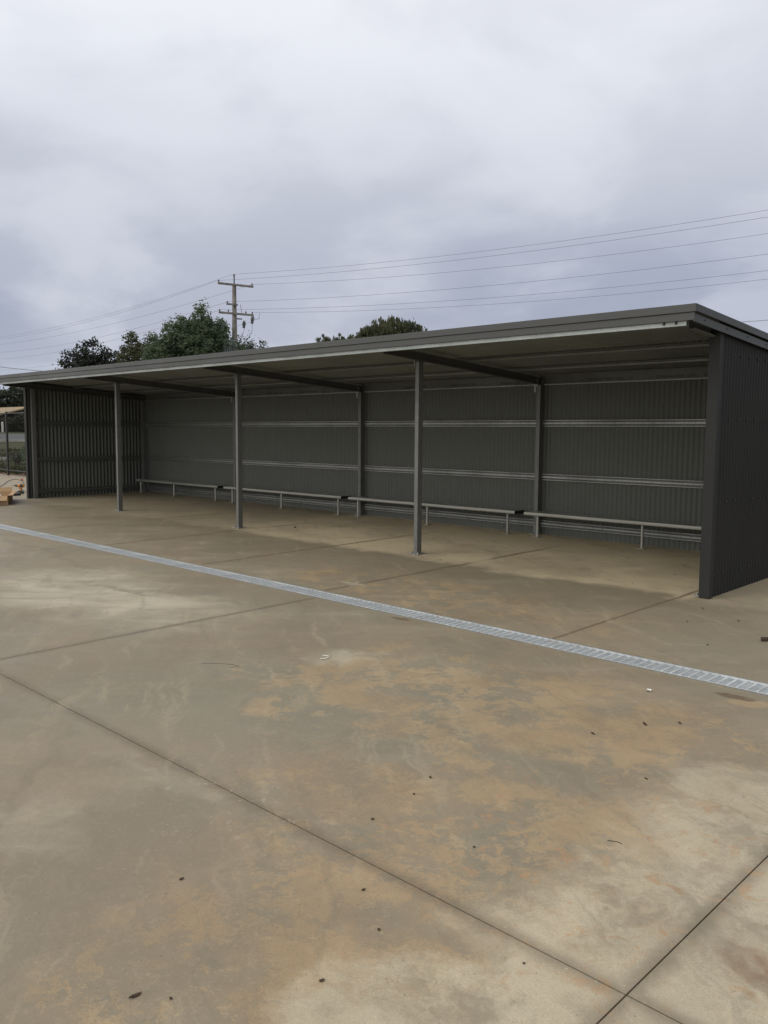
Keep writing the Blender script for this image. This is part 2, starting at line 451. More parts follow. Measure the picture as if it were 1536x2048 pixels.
# ------------------------------------------------------------------ drain
dr = thing('trench_drain', (0, 0, 0), 'long galvanised grated strip drain set flush in the concrete across the yard', 'drain')
mb = MB()
XA, XB = -2.335, 28.0
def along(y0, y1, za, zb, mi=0):
    mb.hexa([(XA, y0, fl(XA, y0) + za), (XB, y0, fl(XB, y0) + za), (XB, y1, fl(XB, y1) + za), (XA, y1, fl(XA, y1) + za)],
            [(XA, y0, fl(XA, y0) + zb), (XB, y0, fl(XB, y0) + zb), (XB, y1, fl(XB, y1) + zb), (XA, y1, fl(XA, y1) + zb)], mi)
along(DY0 + .001, DY0 + .012, -.09, .004)
along(DY1 - .012, DY1 - .001, -.09, .004)
mb.build('frame', M['galv'], dr)
mb = MB()
along(DY0 + .013, DY1 - .013, -.085, -.075)
mb.build('channel_floor', M['soil'], dr)
def grate_mesh():
    m = MB(); w0, w1 = DY0 + .014, DY1 - .014; n = 15; pitch = 1.0 / n
    m.box((.003, w0, -.008), (.997, w0 + .022, .002)); m.box((.003, w1 - .022, -.008), (.997, w1, .002))
    for i in range(n):
        x = i * pitch
        m.box((x + .0005, w0 + .0225, -.009), (x + .0485, w1 - .0225, -.002), 1)      # pressed pan between bars
        m.box((x + .049, w0 + .0225, -.008), (x + .0662, w1 - .0225, .003), 0)       # raised bar
    return m
def pan_material():
    g = NG('silted_galvanised_pan')
    n = g.noise(g.obj, 9, 5, .65)
    oi = g.t.nodes.new('ShaderNodeObjectInfo')
    c = g.mix(g.ramp(n, .35, .65), (.30, .325, .34), (.42, .445, .46))
    pz = g.vmath('ADD', g.obj, oi.outputs['Location'])
    c = g.mix(g.ramp(g.noise(pz, 5, 5, .7), .56, .72, 0, .55), c, (.34, .28, .20))
    return g.set(Base_Color=c, Roughness=.5, Metallic=.35)
M['pan'] = pan_material()
M['bar'] = simple('bright_galvanised_bar', (.70, .73, .74), .36, .45, .05, 4)
gm = None
for i in range(30):
    x0 = XA + .1 + i * 1.0
    if gm is None:
        g0 = grate_mesh().build('grate', [M['bar'], M['pan']], dr); gm = g0; o = g0
    else:
        o = gm.copy(); col.objects.link(o); o.parent = dr
    o.location = (x0, 0, 0)
    # lay each panel on the falling slab
    sl = math.atan(.0034); sy = math.atan(.0121)
    o.rotation_euler = (sy, sl, 0)
    p = Matrix.Rotation(sy, 3, 'X') @ Vector((0, -2.73, 0))
    o.location = (x0, -2.73 - p.y, fl(x0, -2.73) - p.z)

# ------------------------------------------------------------------ shelter
sh = thing('open_shelter', (0, 0, 0), 'long open-fronted charcoal steel shelter with corrugated walls, four bays wide', 'shelter')

def cee(w, h, t=.004, lip=.014):
    """C profile opening to +u; u = depth of flange, v = height"""
    return [(0, 0), (w, 0), (w, lip), (w - t, lip), (w - t, t), (t, t), (t, h - t), (w - t, h - t), (w - t, h - lip), (w, h - lip), (w, h), (0, h)]

def front_post(k):
    x = k * L
    z0 = fl(x, 0)
    mb = MB()
    hw, hd = .032, .045
    top = ZB(0) + .0
    mb.box((x - hw, -hd, z0 + .011), (x + hw, hd, top - .004))
    p = mb.build('post', M['galv_dull'], sh, .004)
    q = MB(); q.box((x - .085, -.085, z0 + .001), (x + .085, .085, z0 + .0105)); q.build('base_plate', M['galv'], p, .002)
    for sx in (-1, 1):
        for sy in (-1, 1):
            b = MB(); b.lathe([(.012, .0105), (.012, .020), (.006, .021), (.006, .034), (.001, .035)], (x + sx*.064, sy*.064, z0), 8)
            b.build('bolt', M['galv'], p)
    b = MB(); b.box((x - .042, -.055, top - .075), (x - .033, .055, top + .03)); b.build('cleat', M['galv'], p)
    return p
for k in (1, 2, 3): front_post(k)

def wall_post(x, y, hw=.036, hd=.048, mat=None, topz=None, pr=.075):
    z0 = fl(x, y); mb = MB()
    mb.box((x - hw, y - hd, z0 + .011), (x + hw, y + hd, (topz or ZB(y)) - .003))
    p = mb.build('post', mat or M['galv_dull'], sh, .004)
    q = MB(); q.box((x - (.075 if pr == .075 else .13), y - .085, z0 + .001), (x + pr, y + .06, z0 + .0105)); q.build('base_plate', M['galv'], p)
    b = MB(); b.lathe([(.011, .0105), (.011, .020), (.006, .021), (.006, .03), (.001, .031)], (x - (.056 if pr == .075 else .10), y - .066, z0), 8); b.build('bolt', M['galv'], p)
    return p
for k in (1, 2, 3): 
    p = wall_post(k * L, D - .03)
    b = MB(); b.box((k*L - .075, D - .095, ZB(D) - .11), (k*L - .037, D - .085, ZB(D) + .02)); b.box((k*L - .06, D - .10, ZB(D) - .02), (k*L + .0, D - .08, ZB(D) + .10)); b.build('cleat', M['galv'], p)
wall_post(.085, 0.0); wall_post(.085, D - .03)
wall_post(L * 4 - .008, 0.0, .030, pr=.028); wall_post(L * 4 - .008, D - .03, .030, pr=.028)

# rafters
for k in range(5):
    x = k * L
    if k == 0: x = .085
    if k == 4: x = 4 * L - .012
    mb = MB()
    ya, yb = -.66, D + .03
    prof = cee(.055, .118, .004, .016)
    d = 1
    a = (x - .027, ya, ZB(ya)); b = (x - .027, yb, ZB(yb))
    mb.extrude([(u, v) for u, v in prof], a, b, (1, 0, 0), (0, 0, 1))
    mb.build('rafter', M['galv_dark'] if k in (0, 4) else M['galv_dull'], sh)  # end rafters get the steel copy darkened for shade

# purlins (C sections, opening to the back)
X0, X1 = -.03, 16.10
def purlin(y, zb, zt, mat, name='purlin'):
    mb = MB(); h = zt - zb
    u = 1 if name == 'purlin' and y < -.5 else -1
    mb.extrude(cee(.055, h, .003, .019), (X0, y, zb), (X1, y, zb), (0, u, 0), (0, 0, 1), bright=(0, 1, 2))  # lower flange and lip in a separate steel tone, a painted glint line
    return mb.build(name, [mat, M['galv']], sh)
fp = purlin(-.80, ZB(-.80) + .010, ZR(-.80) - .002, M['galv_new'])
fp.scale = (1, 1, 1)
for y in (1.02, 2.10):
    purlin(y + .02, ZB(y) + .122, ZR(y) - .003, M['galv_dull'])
# back beam between the posts, one length per bay, printed by the maker
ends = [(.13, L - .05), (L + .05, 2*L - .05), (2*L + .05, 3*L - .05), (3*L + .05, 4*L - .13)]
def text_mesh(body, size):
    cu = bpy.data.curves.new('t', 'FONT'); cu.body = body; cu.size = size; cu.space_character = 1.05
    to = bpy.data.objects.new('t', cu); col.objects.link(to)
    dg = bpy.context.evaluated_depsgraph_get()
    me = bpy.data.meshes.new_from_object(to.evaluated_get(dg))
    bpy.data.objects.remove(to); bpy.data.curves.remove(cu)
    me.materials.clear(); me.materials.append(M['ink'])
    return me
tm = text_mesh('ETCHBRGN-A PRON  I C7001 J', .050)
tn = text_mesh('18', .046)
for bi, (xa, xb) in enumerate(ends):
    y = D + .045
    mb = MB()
    mb.extrude(cee(.055, ZR(D + .02) - ZB(D) - .006, .003, .019), (xa, y, ZB(D) - .001), (xb, y, ZB(D) - .001), (0, -1, 0), (0, 0, 1), bright=(0, 1, 2))  # glint along the bottom lip painted with the lighter steel
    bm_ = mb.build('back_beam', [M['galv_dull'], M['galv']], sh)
    w = tm.vertices and (max(v.co.x for v in tm.vertices))
    x = xa + [.95, .95, .95, .75][bi]
    while x + .75 < xb:
        for me_, xx, nm in ((tm, x, 'printed_text'), (tn, x + .69, 'printed_number')):
            t = bpy.data.objects.new(nm, me_); col.objects.link(t); t.parent = bm_
            t.location = (xx, y - .0045, ZB(D) + .045); t.rotation_euler = (PI/2, 0, 0)
            if nm == 'printed_text': t.scale = (.60 / w, 1, 1)
        x += 1.1

# girts: top-hat profile, u = out from the wall, v = up
hat = [(0, 0), (.052, 0), (.052, .011), (.002, .0115), (.002, .037), (.054, .0375), (.054, .063), (.002, .0635), (.002, .089), (.052, .0895), (.052, .100), (0, .100)]
zg = [1.809, .965, .225]
sy_face = D + .055        # inner face line of back sheets
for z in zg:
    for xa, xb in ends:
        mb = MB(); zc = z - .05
        mb.extrude(hat, (xa - (.01), sy_face, zc), (xb + .01, sy_face, zc), (0, -1, 0), (0, 0, 1), bright=(1, 5, 9))  # lips and crown painted lighter than the grooves to stand for edge glints
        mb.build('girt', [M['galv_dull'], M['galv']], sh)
for z in zg:
    mb = MB(); zc = z - .05
    mb.extrude(hat, (.02, .05, zc), (.02, D - .09, zc), (1, 0, 0), (0, 0, 1))
    mb.build('girt', M['galv_dull'], sh)
    mb = MB()
    mb.extrude(hat, (XR - .055, .05, zc), (XR - .055, D - .09, zc), (-1, 0, 0), (0, 0, 1))
    mb.build('girt', M['galv_dull'], sh)

# corrugated sheets
def wave(L_, pitch=.076, amp=.008, seg=8):
    n = int(L_ / pitch * seg)
    return [(i * pitch / seg, amp * math.sin(2 * PI * i / seg)) for i in range(n + 1)]
def corrugated(name, p0, U, N, length, zlo, zhi, outer, inner, amp=.0085, pitch=.076, thick=.002):
    """vertical sheet running along U from p0; N = outward; outer and inner faces 2 mm apart"""
    mb = MB(); p0 = Vector(p0); U = Vector(U); N = Vector(N)
    w = wave(length, pitch, amp)
    for off, mi in ((thick, 0), (0, 1)):
        vs = []
        for s_, a in w:
            q = p0 + U * s_ + N * (a + off)
            vs.append((q.x, q.y, zlo(q.x, q.y))); vs.append((q.x, q.y, zhi(q.x, q.y)))
        fs = [(2*i, 2*i+2, 2*i+3, 2*i+1) for i in range(len(w) - 1)]
        mb.add(vs, fs, mi, True)
    return mb.build(name, [outer, inner], sh)
corrugated('back_wall_sheet', (XL + .01, sy_face + .010, 0), (1, 0, 0), (0, 1, 0), XR - XL - .03, lambda x, y: fl(x, y) - .001, lambda x, y: ZR(y) - .004, M['dark'], M['skin'])
corrugated('left_wall_sheet', (.008, -.13, 0), (0, 1, 0), (-1, 0, 0), D + .18, lambda x, y: fl(x, y) - .001, lambda x, y: ZR(y) - .004, M['dark'], M['skin'], .013, .0905)
corrugated('right_wall_sheet', (XR - .020, -.13, 0), (0, 1, 0), (1, 0, 0), D + .18, lambda x, y: fl(x, y) - .001, lambda x, y: ZR(y) - .004, M['dark'], M['skin'], .0075)

# roof sheets: ribs run front to back
mb = MB()
w = wave(XR + .045 - (XL - .05), .0762, .0115)
ya, yb = -.815, D + .20
for off, mi in ((.0140, 0), (.0118, 1)):
    vs = []
    for s_, a in w:
        x = XL - .05 + s_
        vs.append((x, ya, ZR(ya) + a + off)); vs.append((x, yb, ZR(yb) + a + off))
    fs = [(2*i, 2*i+2, 2*i+3, 2*i+1) for i in range(len(w) - 1)]
    mb.add(vs, fs, mi, True)
mb.build('roof_sheet', [M['fascia'], M['roof_skin']], sh)

# fascia and barge cappings: a proud upper band over a lower band
def sweep_band(name, pts, z0, z1, n, t0, t1, mat):
    """pts: plan line; z0,z1 functions of y; n outward normal; from t0 to t1 out"""
    mb = MB(); n = Vector((n[0], n[1], 0))
    (xa, ya), (xb, yb) = pts
    lo = []; hi = []
    for (x, y), t in (((xa, ya), t1), ((xb, yb), t1), ((xb, yb), t0), ((xa, ya), t0)):
        p = Vector((x, y, 0)) + n * t
        lo.append((p.x, p.y, z0(y))); hi.append((p.x, p.y, z1(y)))
    mb.hexa(lo, hi)
    return mb.build(name, mat, sh, .002)
FY = -.822; BX = XR + .030
zt = lambda y: ZR(y) + .029
sweep_band('fascia', ((XL - .075, FY), (BX + .02, FY)), lambda y: ZR(FY) - .044, lambda y: zt(FY), (0, -1), 0, .020, M['fascia'])
sweep_band('lower_fascia', ((XL - .055, FY), (BX + .003, FY)), lambda y: ZR(FY) - .118, lambda y: ZR(FY) - .047, (0, -1), 0, .006, M['fascia'])
sweep_band('barge_capping', ((BX, FY + .001), (BX, D + .22)), lambda y: ZR(y) - .040, zt, (1, 0), 0, .021, M['fascia'])
sweep_band('lower_barge', ((BX - .012, FY + .001), (BX - .012, D + .21)), lambda y: ZR(y) - .132, lambda y: ZR(y) - .058, (1, 0), 0, .014, M['fascia'])
sweep_band('barge_capping', ((XL - .055, D + .22), (XL - .055, FY + .001)), lambda y: ZR(y) - .040, zt, (-1, 0), 0, .021, M['fascia'])
sweep_band('lower_barge', ((XL - .043, D + .21), (XL - .043, FY + .001)), lambda y: ZR(y) - .132, lambda y: ZR(y) - .058, (-1, 0), 0, .014, M['fascia'])
# top legs of the cappings, lying over the sheet ribs
mb = MB()
mb.hexa([(XL - .07, FY, zt(FY) - .003), (BX + .015, FY, zt(FY) - .003), (BX + .015, FY + .15, zt(FY + .15) - .003), (XL - .07, FY + .15, zt(FY + .15) - .003)],
        [(XL - .07, FY, zt(FY) - .001), (BX + .015, FY, zt(FY) - .001), (BX + .015, FY + .15, zt(FY + .15) - .001), (XL - .07, FY + .15, zt(FY + .15) - .001)])
mb.build('capping_top', M['fascia'], sh)

# corner flashings
def flashing(x0, x1, yf, side, xside, ytop):
    mb = MB()
    z0 = fl(x0, yf) + .004
    mb.box((x0, yf, z0), (x1, yf + .003, ZR(yf) - .10))
    if side > 0: mb.box((xside, yf + .0005, z0), (xside + .003, yf + .075, ZR(yf) - .10))
    else: mb.box((xside - .003, yf + .0005, z0), (xside, yf + .075, ZR(yf) - .10))
    # return leg into the opening
    xr_ = x0 if side > 0 else x1
    mb.box((xr_ - .0015, yf + .0032, z0), (xr_ + .0015, yf + .04, ZR(yf) - .10))
    return mb.build('corner_flashing', M['dark'], sh)
flashing(XR - .108, XR, -.160, 1, XR, 0)
flashing(XL, XL + .105, -.150, -1, XL, 0)
mb = MB(); mb.box((XR - .001, D + .02, fl(XR, D) + .004), (XR + .002, D + .10, ZR(D) - .11)); mb.box((XR - .07, D + .0785, fl(XR, D) + .004), (XR - .002, D + .0815, ZR(D) - .11))
mb.build('corner_flashing', M['dark'], sh)

rng0 = random.Random(11)
# wall screws (right wall and barge), as one part
mb = MB()
Mx = Matrix.Rotation(PI/2, 3, 'Y').to_4x4()
for z in zg + [2.45]:
    for i in range(14):
        y = -.05 + i * .228
        zz = min(z, ZR(y) - .16)
        mb.lathe([(.010, 0), (.010, .003), (.006, .004), (.006, .009)], (XR - .007, y, zz), 6, 0, Mx)
for i in range(8):
    y = -.6 + i * .52
    mb.lathe([(.009, 0), (.009, .003), (.006, .004), (.006, .008)], (BX + .002, y, ZR(y) - .085), 6, 0, Mx)
tag(mb.build('wall_screws', M['screw'], sh), kind='stuff')
mb = MB()
for i in range(27):
    x = .3 + i * .61
    mb.lathe([(.009, 0), (.009, .003), (.005, .004), (.005, .012)], (x, FY + .03, zt(FY) - .003), 6)
tag(mb.build('roof_screws', M['screw'], sh), kind='stuff')
# screw tips along the girts
mb = MB(); My0 = Matrix.Rotation(PI/2, 3, 'X').to_4x4()
for z in zg:
    x = .3
    while x < 16:
        if min(abs(x - k * L) for k in range(5)) > .09:
            mb.lathe([(.006, 0), (.0055, .004), (.002, .009)], (x, sy_face - .054, z + rng0.uniform(-.006, .006)), 6, 0, My0)
        x += .152
tag(mb.build('girt_screws', M['screw'], sh), kind='stuff')
# lapped joints in the fascia
for xj in (5.4, 10.9):
    mb = MB(); mb.box((xj, FY - .0215, ZR(FY) - .046), (xj + .10, FY - .0195, zt(FY) + .001)); mb.build('fascia_joint', M['fascia'], sh)
# bolt heads near the end of the front purlin
for dx in (.10, .22):
    mb = MB(); My = Matrix.Rotation(PI/2, 3, 'X').to_4x4()
    mb.lathe([(.014, 0), (.014, .007), (.008, .008), (.008, .016)], (X1 - dx, -.800, ZB(-.8) + .040), 8, 0, My)
    mb.build('bolt', M['screw'], sh)
# concrete pad of grout at the right front post
# ------------------------------------------------------------------ benches
def seat_profile():
    # rounded nosing at the front, ribbed top; u = back, v = up (0 = top)
    p = [(.010, -.052), (.003, -.047), (0, -.038), (0, -.014), (.003, -.005), (.011, 0)]
    for i in range(6):
        u = .045 + i * .040
        p += [(u - .003, 0), (u - .001, -.003), (u + .001, -.003), (u + .003, 0)]
    p += [(.265, 0), (.273, -.005), (.275, -.014), (.275, -.052), (.268, -.052), (.268, -.010), (.012, -.010), (.012, -.052)]
    return p
ZS = .43
def make_bench(x0, x1, legs, label):
    o = thing('bench', ((x0 + x1) / 2, 2.66, 0), label, 'bench', 'low aluminium benches along the back wall')
    cx = (x0 + x1) / 2; y0 = 2.50 - 2.66
    mb = MB()
    mb.extrude(seat_profile(), (x0 - cx, y0, ZS), (x1 - cx, y0, ZS), (0, 1, 0), (0, 0, 1))
    mb.build('seat', M['alum'], o)
    for e, s in ((x0, -1), (x1, 1)):
        c = MB(); xx = e - cx
        c.box((min(xx + s*.0005, xx + s * .006), y0 + .001, ZS - .0515), (max(xx + s*.0005, xx + s * .006), y0 + .274, ZS - .0005))
        c.build('end_cap', M['black'], o, .001)
    for lx in legs:
        m = MB(); zf = fl(lx, 2.62)
        m.tube([(lx - cx, y0 + .075, zf + .009), (lx - cx, y0 + .075, ZS - .024)], .0215, 14)
        lg = m.build('leg', M['alum'], o)
        b = MB(); b.box((lx - cx - .055, y0 + .025, zf + .001), (lx - cx + .055, y0 + .125, zf + .009)); b.build('base_plate', M['alum'], lg, .002)
        c = MB(); c.box((lx - cx - .022, y0 + .014, ZS - .024), (lx - cx + .022, y0 + .262, ZS - .0108)); c.build('bracket', M['alum'], lg)
    return o
make_bench(.25, 3.80, (.36, 1.90, 3.62), 'low aluminium bench in the far bay, ending in the corner by the left wall')
make_bench(4.03, 7.86, (4.27, 5.98, 7.71), 'low aluminium bench in the second bay from the far left wall')
make_bench(8.06, 11.88, (8.26, 9.99, 11.70), 'low aluminium bench in the third bay, behind the nearest free-standing post')
make_bench(12.06, 15.86, (12.27, 14.02, 15.70), 'low aluminium bench in the nearest bay, running behind the dark right end wall')

# ------------------------------------------------------------------ fence
fn = thing('black_fence', (0, 0, 0), 'black steel post and rail mesh fence beyond the left end of the shelter', 'fence')
def fy(x): return 3.11 + .012 * (x + 9.19) + (0.13 * max(0, (-9.19 - x)) )
fx = [-15.2, -12.2, -9.19, -6.2, -3.2]
for x in fx:
    y = fy(x); z = tz(x, y) + .0
    mb = MB(); mb.box((x - .03, y - .03, z), (x + .03, y + .03, z + 2.16)); mb.box((x - .034, y - .034, z + 2.16), (x + .034, y + .034, z + 2.175))
    mb.build('post', M['fence'], fn)
for zo in (.19, 2.09):
    for xa, xb in zip(fx, fx[1:]):
        mb = MB(); mb.tube([(xa + .03, fy(xa), fl(xa, 3) + zo - .02), (xb - .03, fy(xb), fl(xb, 3) + zo - .02)], .021, 8)
        mb.build('rail', M['fence'], fn)
for xa, xb in zip(fx, fx[1:]):
    mb = MB(); n = 50; h = 1.9; ya, yb = fy(xa), fy(xb)
    P0 = Vector((xa, ya, fl(xa, 3) + .18)); P1 = Vector((xb, yb, fl(xb, 3) + .18)); U = (P1 - P0); ln = U.length; U = U.normalized()
    k = -h
    while k < ln:
        for sg in (1, -1):
            a0, z0 = (k, 0) if sg > 0 else (k, h)
            a1, z1 = k + h, (h if sg > 0 else 0)
            if a0 < 0: z0 = z0 + sg * (0 - a0); a0 = 0
            if a1 > ln: z1 = z1 - sg * (a1 - ln); a1 = ln
            p, q = P0 + U * a0 + Vector((0, 0, z0)), P0 + U * a1 + Vector((0, 0, z1))
            mb.tube([p, q], .0016, 3, 0, False, False)
        k += .085
    mb.build('mesh_panel', M['fence'], fn)

# ------------------------------------------------------------------ utility pole
PB = Vector((-20.9, 20.9, tz(-20.9, 20.9)))
up = thing('utility_pole', PB, 'tall timber power pole with two crossarms, standing behind the shelter', 'utility pole')
ad = Vector((.232, .973, 0)).normalized()      # crossarm direction
wd = Vector((.973, -.232, 0))                  # line direction
z_of = lambda z: z - PB.z
mb = MB(); mb.tube([(0, 0, -.3), (0, 0, z_of(6)), (0, 0, z_of(10.02))], [.20, .155, .115], 14)
mb.build('pole_shaft', M['pole'], up)
mb = MB(); mb.tube([(0, 0, z_of(10.0)), (0, 0, z_of(10.50))], .040, 8); mb.lathe([(.05, 0), (.065, .03), (.045, .05), (.06, .07), (.03, .11)], (0, 0, z_of(10.48)), 10)
mb.build('top_pin', M['porcelain'], up)
def arm(z, s0, s1, off, th=.055):
    mb = MB()
    a = ad * s0 + wd * off + Vector((0, 0, z_of(z))); b = ad * s1 + wd * off + Vector((0, 0, z_of(z)))
    mb.extrude([(-.05, -th), (.05, -th), (.05, th), (-.05, th)], a, b, wd, (0, 0, 1))
    return mb.build('crossarm', M['pole'], up)
def insulator(par, s, z, off, h=.12):
    mb = MB(); c = ad * s + wd * off + Vector((0, 0, z_of(z)))
    mb.lathe([(.02, 0), (.02, .03), (.055, .04), (.05, .06), (.03, .065), (.05, .08), (.035, h)], c, 10)
    mb.build('insulator', M['porcelain'], par)
a1 = arm(9.97, -1.05, 1.10, .17)
for s in (-1.0, 1.03): insulator(a1, s, 10.03, .17)
a2 = arm(8.86, -.55, .12, .18, .045); insulator(a2, -.50, 8.90, .18)
a3 = arm(8.35, -1.02, 1.08, .20)
for s in (-.97, -.45, .62, 1.02): insulator(a3, s, 8.41, .20)
a4 = arm(8.12, .10, .50, -.12, .03)
# drop-out fuses
for s, z, o in ((.62, 7.62, -.12), (1.0, 7.86, .2)):
    mb = MB(); c = ad * s + wd * o + Vector((0, 0, z_of(z)))
    mb.lathe([(.04, 0), (.075, .02), (.085, .10), (.06, .13), (.085, .16), (.085, .30), (.05, .36), (.03, .42)], c, 10)
    mb.tube([c + Vector((.06, .02, .0)), c + Vector((.13, .04, .20)), c + Vector((.08, .02, .42))], .02, 6)
    mb.build('fuse', M['porcelain'], up)
# jumper leads
for pts in ([(1.02, 7.86), (1.0, 7.4), (.72, 6.95), (.40, 6.62), (.15, 6.5)], [(.55, 7.6), (.42, 7.2), (.3, 6.9)], [(1.05, 8.4), (1.2, 8.1), (1.45, 8.2), (1.5, 8.5)], [(.30, 8.9), (.34, 8.6), (.42, 8.3)]):
    mb = MB(); mb.tube([ad * s + wd * .18 + Vector((0, 0, z_of(z))) for s, z in pts], .014, 6)
    mb.build('jumper_lead', M['wire'], up)
# transformer on the left of the shaft
tr = MB(); c = ad * -.42 + wd * .10 + Vector((0, 0, 0))
tr.box((-.42, -.30, z_of(5.85)), (.42, .30, z_of(6.78)), 0, Matrix.Translation(c) @ Matrix.Rotation(math.atan2(ad.y, ad.x), 4, 'Z'))
tr.box((-.46, -.34, z_of(6.785)), (.46, .34, z_of(6.85)), 0, Matrix.Translation(c) @ Matrix.Rotation(math.atan2(ad.y, ad.x), 4, 'Z'))
for i in range(7):
    tr.box((-.36 + i*.115, -.42, z_of(5.95)), (-.34 + i*.115, -.301, z_of(6.5)), 0, Matrix.Translation(c) @ Matrix.Rotation(math.atan2(ad.y, ad.x), 4, 'Z'))
to = tr.build('transformer', M['trafo'], up)
for i in range(3):
    mb = MB(); mb.lathe([(.03, 0), (.05, .03), (.03, .06), (.05, .09), (.03, .13), (.045, .16), (.02, .24)], c + ad * (-.28 + i * .27) + Vector((0, 0, z_of(6.85))), 8)
    mb.build('bushing', M['porcelain'], to)

# wires: slack spans from the pole, running on beyond the picture at both sides
def wire(a, b, sag, label, ext=1.5, r=.0062):
    a, b = Vector(a), Vector(b); pts = []
    n = 26
    for i in range(n + 1):
        t = i / n * ext
        p = a.lerp(b, t); p.z -= 4 * sag * t * (1 - t)
        pts.append(p)
    mb = MB(); mb.tube(pts, r, 5)
    tag(mb.build('power_line', M['wire']), label, 'wire', 'power lines on the timber pole')
wire((-20.95, 20.9, 10.60), (6.44, 27.07, 10.60), .33, 'topmost power line running right from the tip of the timber pole')
wire((-21.0, 19.9, 10.12), (6.72, 26.35, 10.15), .33, 'power line running right from the left end of the upper crossarm')
wire((-20.5, 21.9, 10.10), (6.04, 28.27, 9.95), .35, 'power line running right from the right end of the upper crossarm')
wire((-20.85, 20.4, 8.98), (6.38, 27.45, 8.95), .33, 'power line running right from the short middle arm of the pole')
wire((-20.95, 20.0, 8.50), (5.8, 29.11, 8.60), .36, 'power line running right from the left part of the lower crossarm')
wire((-20.4, 21.9, 8.50), (5.49, 29.99, 8.40), .36, 'lowest power line running right, from the right end of the lower crossarm')
wire((-20.95, 20.9, 10.60), (-65.02, 25.16, 10.60), .45, 'topmost power line running left from the tip of the timber pole', 1.15)
wire((-21.0, 19.9, 10.12), (-62.52, 24.17, 10.15), .45, 'power line running left from the left end of the upper crossarm', 1.15)
wire((-20.5, 21.9, 10.10), (-65.73, 25.42, 9.95), .45, 'power line running left from the right end of the upper crossarm', 1.15)
wire((-20.85, 20.4, 8.98), (-63.18, 24.38, 8.95), .5, 'power line running left from the short middle arm of the pole', 1.15)
wire((-20.95, 20.0, 8.50), (-66.41, 25.64, 8.60), .5, 'power line running left from the left part of the lower crossarm', 1.15)
wire((-20.4, 21.9, 8.0), (-73.8, 28.55, 8.0), .5, 'lowest power line running left behind the tree tops', 1.1)
def lone(a, b, label, r):
    mb = MB(); a, b = Vector(a), Vector(b)
    mb.tube([a.lerp(b, i/12) - Vector((0, 0, 1.2 * (i/12) * (1 - i/12))) for i in range(13)], r, 5)
    tag(mb.build('power_line', M['wire']), label, 'wire')
lone((-2.73 - 9, 47.22 - 3.4, 8.9), (-.97 + 9, 47.89 + 3.4, 9.55), 'short stretch of wire seen over the roof at the far right edge', .014)
lone((-36.6, 12.0, 5.85), (-33.0, 21.0, 5.65), 'thin service wire low in the sky at the far left edge', .014)

# ------------------------------------------------------------------ trees
def foliage_material(name, a, b, c_):
    g = NG(name)
    P = g.obj
    n = g.noise(P, .55, 4, .6)
    c = g.mix(g.ramp(n, .36, .64), a, b)
    c = g.mix(g.ramp(g.noise(P, 2.6, 3, .6), .46, .72, 0, .8), c, c_)
    g.set(Base_Color=c, Roughness=.6, Specular_IOR_Level=.3)
    tr_ = g.t.nodes.new('ShaderNodeBsdfTranslucent'); g.put(tr_.inputs['Color'], c)
    mx = g.t.nodes.new('ShaderNodeMixShader'); mx.inputs[0].default_value = .40
    g.link(g.b.outputs[0], mx.inputs[1]); g.link(tr_.outputs[0], mx.inputs[2]); g.link(mx.outputs[0], g.out.inputs['Surface'])
    return g.m
F_DARK = foliage_material('blackish_foliage', (.026, .032, .026), (.042, .048, .036), (.062, .068, .050))
F_MID = foliage_material('mid_green_foliage', (.085, .120, .070), (.125, .170, .098), (.19, .23, .14))
F_OLIVE = foliage_material('olive_foliage', (.062, .074, .040), (.100, .106, .056), (.150, .146, .085))
F_GUM = foliage_material('grey_green_foliage', (.036, .046, .034), (.060, .072, .050), (.090, .100, .072))
M['bark'] = simple('tree_bark', (.095, .075, .058), .9, 0, .25, 5, .2)

